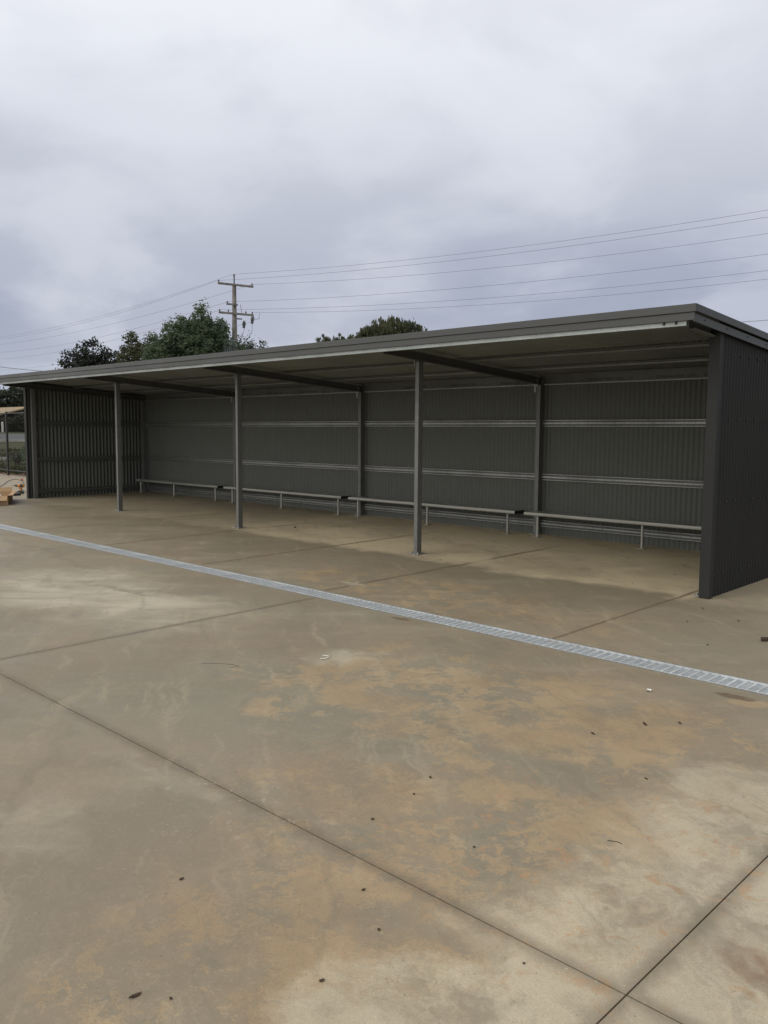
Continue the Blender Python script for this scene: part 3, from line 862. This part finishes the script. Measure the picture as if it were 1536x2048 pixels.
def tree(name, x, y, h, label, fol, blobs, nleaf, size, clump=.35, group=None, upright=False, trunk_r=.16, core=.0):
    """blobs: (dx,dy,dz,rx,rz) relative to the base"""
    z0 = tz(x, y)
    o = thing(name, (x, y, z0), label, 'tree', group)
    rng = random.Random(hash((round(x*10), round(y*10))) & 0xffff)
    mb = MB()
    mb.tube([(0, 0, -.1), (.05, .03, h*.25), (-.04, .05, h*.5), (0, 0, h*.78)], [trunk_r*1.25, trunk_r, trunk_r*.65, trunk_r*.2], 8)
    for bx, by, bz, rx, rz in blobs:
        s = rng.uniform(.25, .5) * h
        s = min(s, bz)
        mb.tube([(0, 0, s), (bx*.5, by*.5, (s+bz)/2 + .1), (bx, by, bz)], [trunk_r*.55, trunk_r*.35, trunk_r*.1], 6)
        for q in range(3):
            a = rng.uniform(0, 2*PI)
            mb.tube([(bx*.6, by*.6, (s*.4+bz*.6)), (bx + math.cos(a)*rx*.7, by + math.sin(a)*rx*.7, bz + rng.uniform(-.2, .6)*rz)], [trunk_r*.25, trunk_r*.06], 5)
    mb.build('trunk', M['bark'], o)
    lf = MB()
    tot = sum(b[3]*b[3]*b[4] for b in blobs)
    for bx, by, bz, rx, rz in blobs:
        n = int(nleaf * (rx*rx*rz) / tot)
        nc = max(5, int(n / 34))
        for c in range(nc):
            d = Vector((rng.gauss(0, 1), rng.gauss(0, 1), rng.gauss(0, 1))).normalized()
            r = rng.uniform(.55, 1.0) ** .6
            r *= 1 + .22 * mnoise.noise(Vector((d.x*2 + bx, d.y*2 + by, d.z*2 + bz)))
            cc = Vector((bx + d.x*rx*r, by + d.y*rx*r, bz + d.z*rz*r))
            cl = clump * rng.uniform(.6, 1.25)
            for k in range(34):
                p = cc + Vector((rng.gauss(0, cl*.5), rng.gauss(0, cl*.5), rng.gauss(0, cl*.42)))
                s = size * rng.uniform(.6, 1.3)
                if upright:
                    u = Vector((rng.uniform(-.35, .35), rng.uniform(-.35, .35), 1)).normalized()
                else:
                    u = Vector((rng.gauss(0, 1), rng.gauss(0, 1), rng.gauss(0, .8))).normalized()
                v = u.orthogonal().normalized(); v.rotate(Matrix.Rotation(rng.uniform(0, 2*PI), 3, u))
                wdt = s * (.28 if upright else .5)
                lf.add([p - u*s*.5, p + v*wdt*.5, p + u*s*.5, p - v*wdt*.5], [(0, 1, 2, 3)])
    lf.build('crown', fol, o)
    return o

def at_h(x, y, blobs): return [(a, b, c - tz(x, y), r1, r2) for a, b, c, r1, r2 in blobs]
BT = lambda x, y, ztop, lab, fol, blobs, n, size, cl, **k: tree(k.pop('nm', 'broadleaf_tree'), x, y, ztop - tz(x, y), lab, fol, at_h(x, y, blobs), n, size, cl, **k)
BT(-42.8, 23.3, 8.7, 'dark, almost black round-headed tree left of the bigger green trees', F_DARK,
   [(0, 0, 7.6, .95, 1.05), (-.75, -1.0, 6.9, .95, .95), (.7, 1.2, 7.05, 1.0, .85), (.1, .1, 6.3, 1.9, 1.0), (.9, 1.9, 6.7, .8, .7), (-.5, -.5, 7.4, .6, .7), (-1.2, -1.6, 6.3, .7, .7)], 8000, .24, .42)
BT(-32.2, 21.6, 8.3, 'small narrow green tree left of the big tree beside the pole', F_OLIVE,
   [(-.45, -.65, 7.3, .55, .95), (.35, .45, 7.2, .60, .8), (0, 0, 6.4, 1.2, 1.1), (-.4, -.9, 6.4, .7, .9), (.7, 1.2, 6.5, .7, .8), (.3, .3, 6.9, .7, .7)], 7000, .20, .30)
BT(-22.0, 19.2, 8.95, 'large leafy green tree just left of the power pole, the tallest', F_MID,
   [(.05, .05, 7.8, .8, .8), (-.35, -.45, 7.4, .85, .8), (.45, .7, 7.4, .8, .8), (-.7, -1.2, 6.9, .85, .85), (.7, 1.2, 6.8, .85, .95), (0, 0, 6.3, 1.6, 1.4), (-.95, -1.75, 6.4, .8, .9), (.1, .15, 8.45, .32, .45), (-1.1, -1.9, 5.8, .9, .9), (.8, 1.6, 6.0, .9, 1.0), (.2, .3, 7.0, 1.0, .9), (-.4, -.6, 6.7, 1.0, .9)], 24000, .17, .28, trunk_r=.22)
BT(-24.6, 24.2, 7.9, 'open thin-leaved tree with sky showing through, behind the power pole', F_GUM,
   [(.1, .0, 7.2, .6, .7), (.7, .6, 6.9, .5, .6), (.0, -.1, 6.4, 1.0, .8), (.95, .85, 6.4, .55, .5)], 2200, .15, .32)
BT(-21.9, 34.9, 9.75, 'dense dome-topped bushy tree with upright foliage above the middle of the roof', F_OLIVE,
   [(0, 0, 8.35, 1.9, 1.2), (-.85, -.85, 8.0, 1.4, 1.1), (.9, .9, 8.15, 1.35, 1.15), (0, 0, 7.6, 2.35, 1.2), (0, 0, 8.1, 1.4, .9)], 24000, .26, .22, nm='conifer_tree', upright=True, trunk_r=.2)
for x, y, h, s_, lab in ((-36.3, 41.5, 9.95, .60, 'tiny treetop at the left end of the low row left of the dome-topped tree'),
                     (-35.4, 42.5, 10.0, .65, 'tiny treetop in the middle of the low row left of the dome-topped tree'),
                     (-34.4, 43.5, 9.95, .65, 'tiny treetop nearest the dome-topped tree in the low row over the roof')):
    BT(x, y, h, lab, F_OLIVE, [(0, 0, h - .55, s_, .75), (0, 0, h - 1.4, s_*1.35, 1.0), (.3, .3, h - .7, s_*.6, .6)], 2600, .24, .24, nm='conifer_tree', group='small treetops over the roof', upright=True)
gl = ['far grey-green gum tree at the very left edge of the picture', 'far grey-green gum tree second from the left edge, with pale sky gaps', 'far gum tree between the picture edge and the shelter end', 'far gum tree closest to the left end wall of the shelter']
for i, (x, y, h) in enumerate(((-64.3, 23.6, 5.25), (-63.9, 25.1, 5.35), (-63.4, 26.1, 5.6), (-63.2, 27.4, 5.3))):
    z0 = tz(x, y); hh = h - z0
    tree('gum_tree', x, y, hh, gl[i], F_GUM, [(0, 0, hh - .7, 1.1, .8), (.3, .6, hh - 1.6, 1.3, .9), (-.2, -.4, hh - 2.5, 1.4, 1.0)], 4200, .32, .5, 'far gum trees on the left')
# dark scrub under the far trees: low bushes, each its own plant
def bush(x, y, h, r, label, fol, n, size, cat='bush', group=None):
    z0 = tz(x, y); o = thing('bush', (x, y, z0), label, cat, group)
    rng = random.Random(int(x*31 + y*17) & 0xffff)
    mb = MB()
    for k in range(7):
        a = rng.uniform(0, 2*PI); mb.tube([(0, 0, -.05), (math.cos(a)*r*.3, math.sin(a)*r*.3, h*.45), (math.cos(a)*r*.7, math.sin(a)*r*.7, h*.8)], [.03, .02, .006], 5)
    mb.build('stem', M['bark'], o)
    lf = MB()
    for k in range(n):
        d = Vector((rng.gauss(0, 1), rng.gauss(0, 1), rng.gauss(0, 1))).normalized() * rng.uniform(.3, 1.0) ** .5
        w_ = 1 + .25 * mnoise.noise(Vector((d.x*2 + x, d.y*2 + y, d.z*2)))
        p = Vector((d.x*r*w_, d.y*r*w_, h*.5 + d.z*h*.5*w_)); p.z = max(p.z, .02)
        u = Vector((rng.gauss(0, 1), rng.gauss(0, 1), rng.gauss(0, 1))).normalized(); v = u.orthogonal().normalized()
        s = size * rng.uniform(.6, 1.3)
        lf.add([p - u*s*.5, p + v*s*.28, p + u*s*.5, p - v*s*.28], [(0, 1, 2, 3)])
    lf.build('leaves', fol, o)
bl = ['dark bush in front of the far gum trees, at the very left edge', 'dark bush in front of the far gum trees, second from the left edge', 'dark bush in front of the far gum trees, third from the left edge', 'dark bush in front of the far gum trees, fourth from the left edge', 'dark bush in front of the far gum trees, nearest the shelter wall']
for i, (x, y, h, r) in enumerate(((-54.2, 20.0, 1.1, .8), (-54.0, 21.2, 1.2, .8), (-53.8, 22.4, 1.7, .8), (-53.6, 23.3, 2.0, .9), (-53.4, 24.4, 2.2, 1.0))):
    bush(x, y, h, r, bl[i], F_DARK, 1800, .30, group='dark bushes beyond the road')
bush(-18.6, 7.9, 1.05, .42, 'leafy green shrub growing beyond the black fence, beside the shelter wall', F_MID, 900, .09)
bush(-19.5, 7.7, .55, .38, 'low spreading green plant left of the leafy shrub beyond the fence', F_GUM, 380, .09)

# ------------------------------------------------------------------ house far left
hx, hy = -30.0, 11.3
hb = tz(-60, 24)
ho = thing('house', (-60.7, 23.3, hb), 'low brown house with a tan tiled roof, far left beyond the fence', 'house')
mb = MB(); zz = lambda z: z - hb
mb.box((-6, -1.9, -.4), (4.3, 2.4, zz(2.97)))
wl = mb.build('wall', M['brick'], ho)
mb = MB()
mb.add([(-7, -2.5, zz(2.95)), (5.6, -2.5, zz(2.95)), (6.4, .1, zz(3.70)), (-7, .1, zz(3.70)), (-7, 3, zz(2.97)), (5.6, 3, zz(2.97)),
        (-7, -2.5, zz(2.83)), (5.6, -2.5, zz(2.83)), (6.4, .1, zz(3.58)), (-7, .1, zz(3.58)), (-7, 3, zz(2.85)), (5.6, 3, zz(2.85))],
       [(0, 1, 2, 3), (3, 2, 5, 4), (9, 8, 7, 6), (10, 11, 8, 9), (0, 6, 7, 1), (1, 7, 8, 2), (2, 8, 11, 5), (5, 11, 10, 4), (3, 9, 6, 0), (4, 10, 9, 3)])
mb.build('roof', M['tile'], ho)
for xw in (-3.2, 1.2):
    mb = MB(); mb.box((xw, -1.96, zz(1.9)), (xw + 1.5, -1.9, zz(2.7))); wf = mb.build('window', M['white'], ho)
    mb = MB(); mb.box((xw + .06, -1.975, zz(1.96)), (xw + 1.44, -1.962, zz(2.64))); mb.build('pane', M['glass'], wf)
mb = MB(); mb.box((-1.2, -1.95, zz(1.4)), (-.3, -1.9, zz(2.7))); d_ = mb.build('door', M['white'], ho)
# white marker post in the verge
mp = MB(); x, y = -52.9, 20.3; z = tz(x, y)
mp.box((x - .06, y - .06, z - .1), (x + .06, y + .06, z + .78)); mp.lathe([(.085, 0), (.07, .05), (.01, .09)], (x, y, z + .781), 8)
tag(mp.build('marker_post', M['white']), 'thin white post standing in the grass under the tan roof', 'post')

# ------------------------------------------------------------------ open cardboard box
bx = thing('cardboard_box', (.37, -1.29, fl(.37, -1.29)), 'open flat cardboard box with its flaps spread, at the left edge of the slab', 'box', rz=math.radians(64))
# local x to the right of the picture, local y away
W_, D_, H_ = 1.10, 1.40, .20; t = .006
def shell(m, a, b): m.box(a, b)
mb = MB()
mb.box((-W_/2, -D_/2, .002), (W_/2, D_/2, .008))
mb.box((-W_/2, -D_/2, .0085), (W_/2, -D_/2 + t, H_)); mb.box((-W_/2, D_/2 - t, .0085), (W_/2, D_/2, H_))
mb.box((-W_/2, -D_/2 + t + .0005, .0085), (-W_/2 + t, D_/2 - t - .0005, H_)); mb.box((W_/2 - t, -D_/2 + t + .0005, .0085), (W_/2, D_/2 - t - .0005, H_))
mb.build('carton', M['card'], bx)
def flap(M4, w, d):
    m = MB(); m.box((-w/2, 0, -.002), (w/2, d, .002), 0, M4); m.build('flap', M['card'], bx)
flap(Matrix.Translation((0, -D_/2 - .004, H_)) @ Matrix.Rotation(PI, 4, 'Z') @ Matrix.Rotation(math.radians(-42), 4, 'X'), W_*.98, .15)
flap(Matrix.Translation((0, D_/2 + .004, H_)) @ Matrix.Rotation(math.radians(62), 4, 'X'), W_*.98, .10)
flap(Matrix.Translation((W_/2 + .004, 0, H_)) @ Matrix.Rotation(-PI/2, 4, 'Z') @ Matrix.Rotation(math.radians(8), 4, 'X'), D_*.96, .10)
flap(Matrix.Translation((-W_/2 - .004, 0, H_)) @ Matrix.Rotation(PI/2, 4, 'Z') @ Matrix.Rotation(math.radians(-20), 4, 'X'), D_*.96, .24)
mb = MB(); rng = random.Random(3); vs = []; 
for i in range(7):
    for j in range(6): vs.append((-.38 + i*.12, -.30 + j*.15, .05 + rng.uniform(0, .12)))
mb.add(vs, [(i*6+j, (i+1)*6+j, (i+1)*6+j+1, i*6+j+1) for i in range(6) for j in range(5)])
pp = mb.build('crumpled_paper', M['paper']); pp.location = bx.location; pp.rotation_euler = bx.rotation_euler
tag(pp, 'crumpled white packing paper lying inside the open cardboard box', 'packing paper')

# cordless drill standing on its battery
dl = thing('cordless_drill', (-1.45, .29, fl(-1.45, .29)), 'orange and black cordless drill standing on its battery behind the cardboard box', 'drill', rz=math.radians(225))
mb = MB(); mb.box((-.075, -.045, .001), (.085, .045, .055)); mb.box((-.060, -.038, .0555), (.065, .038, .078)); mb.build('battery', M['black'], dl, .008)
mb = MB(); mb.extrude([(-.022, -.022), (.022, -.022), (.026, 0), (.022, .022), (-.022, .022), (-.026, 0)], (.0, 0, .0785), (-.018, 0, .175), (1, 0, 0), (0, 1, 0)); mb.build('handle', M['orange'], dl, .004)
Ry = Matrix.Rotation(PI/2, 4, 'Y')
mb = MB(); mb.lathe([(.020, -.10), (.038, -.085), (.042, -.02), (.042, .035), (.034, .07)], (0, 0, .205), 14, 0, Ry); mb.build('motor_housing', M['orange'], dl)
mb = MB(); mb.lathe([(.033, .071), (.030, .10), (.026, .12), (.012, .145), (.006, .147), (.005, .20)], (0, 0, .205), 12, 0, Ry); mb.build('chuck', M['black'], dl)
mb = MB(); mb.box((.024, -.008, .13), (.036, .008, .160)); mb.build('trigger', M['black'], dl)
mb = MB(); mb.lathe([(.043, -.06), (.0435, -.03), (.043, -.005)], (0, 0, .205), 14, 0, Ry); mb.build('grip_band', M['black'], dl)
# second tool, lying down by the carton
t2 = thing('power_tool', (-1.05, .02, fl(-1.05, 0)), 'small dark power tool lying between the cardboard box and the orange drill', 'power tool', rz=math.radians(200))
mb = MB(); mb.lathe([(.018, -.14), (.036, -.12), (.040, 0), (.030, .06), (.022, .09)], (0, 0, .042), 12, 0, Ry); mb.build('body', M['black'], t2)
mb = MB(); mb.lathe([(.020, .0905), (.020, .11), (.008, .13), (.006, .17)], (0, 0, .042), 10, 0, Ry); mb.build('chuck', M['galv'], t2)
mb = MB(); mb.box((-.08, .030, .004), (-.03, .14, .045)); mb.build('handle', M['stick'], t2, .006)

# black cable loops on the slab and a small red thing
def cable(pts, r, name, label, mat, cat):
    mb = MB(); q = []
    pts = [Vector(p) for p in pts]
    for i in range(len(pts) - 1):
        p0, p1, p2, p3 = pts[max(i-1, 0)], pts[i], pts[i+1], pts[min(i+2, len(pts)-1)]
        for k in range(6):
            t = k / 6
            q.append(.5 * ((2*p1) + (-p0+p2)*t + (2*p0-5*p1+4*p2-p3)*t*t + (-p0+3*p1-3*p2+p3)*t**3))
    q.append(pts[-1])
    mb.tube([(p.x, p.y, fl(p.x, p.y) + r + .001) for p in q], r, 6)
    return tag(mb.build(name, mat), label, cat)
cable([(-3.6, .55, 0), (-4.9, 1.25, 0), (-6.3, 1.95, 0), (-6.9, 2.4, 0), (-5.9, 2.2, 0), (-4.4, 1.6, 0), (-3.0, .95, 0), (-1.7, .55, 0)], .008, 'extension_lead', 'dark extension lead looped on the slab beyond the cardboard box', M['black'], 'cable')
mb = MB(); mb.box((-6.34, 2.31, fl(-6.3, 2.3) + .001), (-6.26, 2.39, fl(-6.3, 2.3) + .035)); mb.lathe([(.028, 0), (.03, .015), (.012, .03)], (-6.3, 2.35, fl(-6.3, 2.3) + .036), 8)
tag(mb.build('plug_cap', M['red'], None, .008), 'small red cap lying by the looped extension lead', 'cap')

# ------------------------------------------------------------------ litter
def leaf_mesh(seed, ln, wd_, curl):
    rng = random.Random(seed); mb = MB(); n = 6; vs = []
    for i in range(n + 1):
        t_ = i / n; w = wd_ * math.sin(PI * min(.97, max(.05, t_))) * .5
        z = .0035 + curl * (t_ - .5) ** 2 * 4 + rng.uniform(0, .002)
        for s in (-1, 0, 1):
            vs.append(((t_ - .5) * ln, s * w, z + (abs(s) * curl * .5)))
    fs = []
    for i in range(n):
        for j in range(2):
            a = i*3 + j; fs.append((a, a + 3, a + 4, a + 1))
    top = len(vs); vs2 = [(x, y, z - .003) for x, y, z in vs]
    mb.add(vs + vs2, fs + [(a+top, d+top, c+top, b+top) for a, b, c, d in fs])
    return mb
lm = []
def place_leaf(x, y, kind, rz, sc, label, group):
    if len(lm) <= kind:
        pass
    o = bpy.data.objects.new('dead_leaf', lm[kind]); col.objects.link(o)
    o.location = (x, y, fl(x, y) + .001); o.rotation_euler = (0, 0, rz); o.scale = (sc, sc, sc)
    return tag(o, label, 'leaf', group)
for i, a in enumerate(((1, .046, .013, .001), (2, .026, .014, .001), (3, .055, .014, .001), (4, .017, .013, .002))):
    tmp = leaf_mesh(*a).build('dead_leaf', M['leaf_dead']); lm.append(tmp.data); bpy.data.objects.remove(tmp)
spots = [(16.90, -6.75, 1, 1.5, .85, 'small dark curled leaf on the slab left of the picture centre, below the long joint'),
 (17.38, -7.22, 0, 1.45, .95, 'dark oblong leaf on bare concrete near the bottom left corner'),
 (17.47, -7.15, 3, .2, .7, 'faint brown leaf just right of the dark oblong leaf at the bottom left'),
 (17.46, -6.31, 1, 1.35, .75, 'dark leaf just below the long joint near the middle of the foreground'),
 (17.68, -6.45, 3, .1, .8, 'pale brown leaf crumb below the leaf by the long joint'),
 (17.08, -5.88, 3, .9, .95, 'dark round leaf crumb just above the long joint'),
 (17.04, -5.56, 3, .2, .8, 'left one of two dark leaf crumbs in the middle of the slab'),
 (16.97, -5.36, 1, -.4, .8, 'right one of two dark leaf crumbs in the middle of the slab'),
 (17.56, -5.76, 3, .3, .75, 'round dark crumb right of the middle, above the long joint'),
 (17.74, -6.77, 1, 1.2, .8, 'narrow dark leaf low in the middle of the foreground'),
 (18.15, -6.25, 3, .3, .6, 'dark crumb just below the joint near the crossing of the joints'),
 (17.24, -4.26, 0, -.5, .9, 'thin dark leaf on tan concrete left of the long brown leaf'),
 (17.38, -3.91, 2, -.75, 1.1, 'long brown leaf on the tan slab below the drain'),
 (17.52, -3.75, 0, -.75, .9, 'short brown leaf right of the long brown leaf below the drain'),
 (16.29, -.61, 2, -.6, .9, 'brown leaf in front of the dark right end wall'),
 (16.74, -.89, 0, -.75, .9, 'brown leaf to the right of the one at the end wall foot'),
 (16.42, -1.23, 3, 0, .9, 'dark crumb between the end wall and the drain'),
 (16.89, -1.90, 3, 1.0, 1.1, 'dark round crumb close above the drain at the right'),
 (17.75, -4.62, 0, -.3, .6, 'small leaf at the edge of the pale washed patch on the right'),
 (8.66, .70, 2, -.7, 2.2, 'large black curled leaf on the shelter floor in front of the third bench')]
for s in spots: place_leaf(s[0], s[1], s[2], s[3], s[4], s[5], 'dead leaves on the concrete')
inn = [(7.65, .3), (9.91, 1.2), (10.55, .19), (10.82, .08), (9.88, .48), (12.32, 1.7), (13.02, .92), (15.29, .92), (15.19, .09), (14.84, 1.2), (15.75, .31), (12.46, .55), (12.63, -.18), (7.6, 1.23), (14.4, .52), (13.75, .65),
       (12.62, 2.35), (12.75, 2.33), (12.9, 2.35), (11.5, 1.5), (9.0, 2.0), (14.1, 1.6), (13.4, 1.9), (15.0, 1.9), (11.1, .7), (10.2, 1.9)]
rng = random.Random(5)
for x, y in inn:
    place_leaf(x, y, rng.choice((0, 1, 3)), rng.uniform(-1, 1) - .7, rng.uniform(.6, 1.0), 'small dry leaf crumb on the shaded floor inside the shelter', 'leaf crumbs inside the shelter')
# stick at the right edge, scrap of paper, twig
mb = MB(); mb.tube([(17.15, -1.47, fl(17.2, -1.4) + .018), (17.22, -1.42, fl(17.2, -1.4) + .020), (17.42, -1.30, fl(17.4, -1.3) + .016)], [.017, .015, .012], 7)
tag(mb.build('stick', M['stick']), 'short thick dark stick on the concrete at the right edge of the picture', 'stick')
mb = MB(); vs = []
for i in range(4):
    for j in range(4): vs.append((17.11 + (i - 1.5)*.009, -3.33 + (j - 1.5)*.010 + .003*i, fl(17.1, -3.3) + .006 + rng.uniform(0, .012)))
mb.add(vs, [(i*4+j, (i+1)*4+j, (i+1)*4+j+1, i*4+j+1) for i in range(3) for j in range(3)])
mb.add([(x, y, z - .003) for x, y, z in vs], [(i*4+j+1, (i+1)*4+j+1, (i+1)*4+j, i*4+j) for i in range(3) for j in range(3)])
tag(mb.build('paper_scrap', M['paper']), 'tiny white paper scrap on the tan concrete below the drain', 'paper scrap')
def twig(pts, r, label, mat, name='twig', cat='twig'):
    mb = MB(); mb.tube([(x, y, fl(x, y) + r + .001) for x, y in pts], r, 6); tag(mb.build(name, mat), label, cat)
twig([(14.93, -4.26), (14.97, -4.24), (15.0, -4.27), (15.01, -4.31), (14.98, -4.33)], .004, 'thin white curled sliver on the wet grey patch of the slab', M['white'], 'plastic_sliver', 'scrap')
twig([(14.45, -5.02), (14.53, -4.93), (14.63, -4.88), (14.70, -4.87), (14.68, -4.93)], .0009, 'thin bent dark twig on the grey slab left of the middle', M['stick'])
twig([(17.93, -5.32), (17.97, -5.30), (17.99, -5.305)], .0013, 'tiny straight dark twig right of the middle of the slab', M['stick'])

# ------------------------------------------------------------------ sky
SUN_EL, SUN_AZ = 42, 208     # azimuth clockwise from +Y: light from the front left, high
w = bpy.data.worlds.new('World'); scn.world = w; w.use_nodes = True
nt = w.node_tree; nt.nodes.clear()
out = nt.nodes.new('ShaderNodeOutputWorld')
sky = nt.nodes.new('ShaderNodeTexSky'); sky.sky_type = 'NISHITA'; sky.sun_disc = False
sky.sun_elevation = math.radians(SUN_EL); sky.sun_rotation = math.radians(SUN_AZ)
bg1 = nt.nodes.new('ShaderNodeBackground'); bg1.inputs['Strength'].default_value = .08
nt.links.new(sky.outputs[0], bg1.inputs['Color'])
tc = nt.nodes.new('ShaderNodeTexCoord')
def wn(kind, **k):
    n = nt.nodes.new(kind)
    for a, v in k.items(): setattr(n, a, v)
    return n
sepn = wn('ShaderNodeSeparateXYZ'); nt.links.new(tc.outputs['Generated'], sepn.inputs[0])
# cloud deck: look up the noise where the view ray meets a flat layer
mx = wn('ShaderNodeMath', operation='MAXIMUM'); nt.links.new(sepn.outputs['Z'], mx.inputs[0]); mx.inputs[1].default_value = 0.0
ad_ = wn('ShaderNodeMath', operation='ADD'); nt.links.new(mx.outputs[0], ad_.inputs[0]); ad_.inputs[1].default_value = .30
dv = wn('ShaderNodeVectorMath', operation='DIVIDE'); nt.links.new(tc.outputs['Generated'], dv.inputs[0])
cmb = wn('ShaderNodeCombineXYZ')
for i in range(3): nt.links.new(ad_.outputs[0], cmb.inputs[i])
nt.links.new(cmb.outputs[0], dv.inputs[1])
def wnoise(scale, detail, rough, dist, off=(0, 0, 0)):
    a = wn('ShaderNodeVectorMath', operation='ADD'); nt.links.new(dv.outputs[0], a.inputs[0]); a.inputs[1].default_value = off
    n = wn('ShaderNodeTexNoise'); n.inputs['Scale'].default_value = scale; n.inputs['Detail'].default_value = detail
    n.inputs['Roughness'].default_value = rough; n.inputs['Distortion'].default_value = dist
    nt.links.new(a.outputs[0], n.inputs['Vector']); return n.outputs['Fac']
def wmr(v, a, b, lo, hi):
    n = wn('ShaderNodeMapRange'); n.interpolation_type = 'SMOOTHSTEP'
    n.inputs['From Min'].default_value = a; n.inputs['From Max'].default_value = b
    n.inputs['To Min'].default_value = lo; n.inputs['To Max'].default_value = hi
    nt.links.new(v, n.inputs['Value']); return n.outputs[0]
def wmix(f, a, b):
    n = wn('ShaderNodeMix'); n.data_type = 'RGBA'
    A = [i for i in n.inputs if i.name == 'A' and i.type == 'RGBA'][0]; B = [i for i in n.inputs if i.name == 'B' and i.type == 'RGBA'][0]
    F = n.inputs[0]
    for s_, v in ((F, f), (A, a), (B, b)):
        if isinstance(v, bpy.types.NodeSocket): nt.links.new(v, s_)
        else: s_.default_value = v if not isinstance(v, tuple) else v + (1,)
    return [o for o in n.outputs if o.type == 'RGBA'][0]
# thickness of the overcast: darkest a little above the horizon, thin and bright overhead
c = wmix(wmr(sepn.outputs['Z'], .13, .50, 0, 1), (.335, .368, .472), (.94, .955, 1.0))
n1 = wnoise(1.1, 4, .45, .3, (3.1, 1.7, 0)); n2 = wnoise(2.6, 5, .5, .3, (7, 2, 0))
c = wmix(wmr(n1, .40, .60, 0, .30), c, (.70, .72, .78))
c = wmix(wmr(n2, .42, .68, 0, .30), c, (.84, .86, .92))
c = wmix(wmr(n2, .54, .36, 0, .22), c, (.40, .42, .51))
low = wmr(sepn.outputs['Z'], .14, .02, 0, .35)
c = wmix(low, c, (.58, .62, .70))
# unseen sky behind the camera, made brighter to light the shelter from the front
c = wmix(wmr(sepn.outputs['Y'], -.05, -.60, 0, .9), c, (1.50, 1.47, 1.40))
# unseen sky towards +X, made darker to keep the right wall dark
c = wmix(wmr(sepn.outputs['X'], .05, .75, 0, .45), c, (.20, .20, .20))
# unseen zenith, made brighter to lift the light on the ground
c = wmix(wmr(sepn.outputs['Z'], .62, .95, 0, .8), c, (1.22, 1.19, 1.12))
bg2 = nt.nodes.new('ShaderNodeBackground'); bg2.inputs['Strength'].default_value = 1.09
nt.links.new(c, bg2.inputs['Color'])
mxs = nt.nodes.new('ShaderNodeMixShader'); mxs.inputs[0].default_value = .93
nt.links.new(bg1.outputs[0], mxs.inputs[1]); nt.links.new(bg2.outputs[0], mxs.inputs[2]); nt.links.new(mxs.outputs[0], out.inputs[0])

sl = bpy.data.lights.new('sun', 'SUN'); sl.energy = .65; sl.angle = math.radians(25); sl.color = (1, .96, .90)
so = bpy.data.objects.new('sun', sl); col.objects.link(so)
az = math.radians(SUN_AZ); el = math.radians(SUN_EL)
dirv = Vector((math.sin(az) * math.cos(el), math.cos(az) * math.cos(el), math.sin(el)))
so.rotation_euler = dirv.to_track_quat('Z', 'Y').to_euler()

# ------------------------------------------------------------------ camera
cd = bpy.data.cameras.new('camera'); cam = bpy.data.objects.new('camera', cd); col.objects.link(cam)
cd.sensor_fit = 'VERTICAL'; cd.sensor_height = 36; cd.lens = 29.661
cd.clip_start = .05; cd.clip_end = 3000
R = Matrix(((0.7174824, -0.0704721, 0.6930026), (0.6965411, 0.0625336, -0.7147867), (0.0070366, 0.9955517, 0.0939535)))
cam.matrix_world = Matrix.Translation((19.6342, -8.4555, 1.65)) @ R.to_4x4()
scn.camera = cam
scn.view_settings.view_transform = 'Standard'; scn.view_settings.look = 'None'
scn.view_settings.exposure = 0; scn.view_settings.gamma = 1
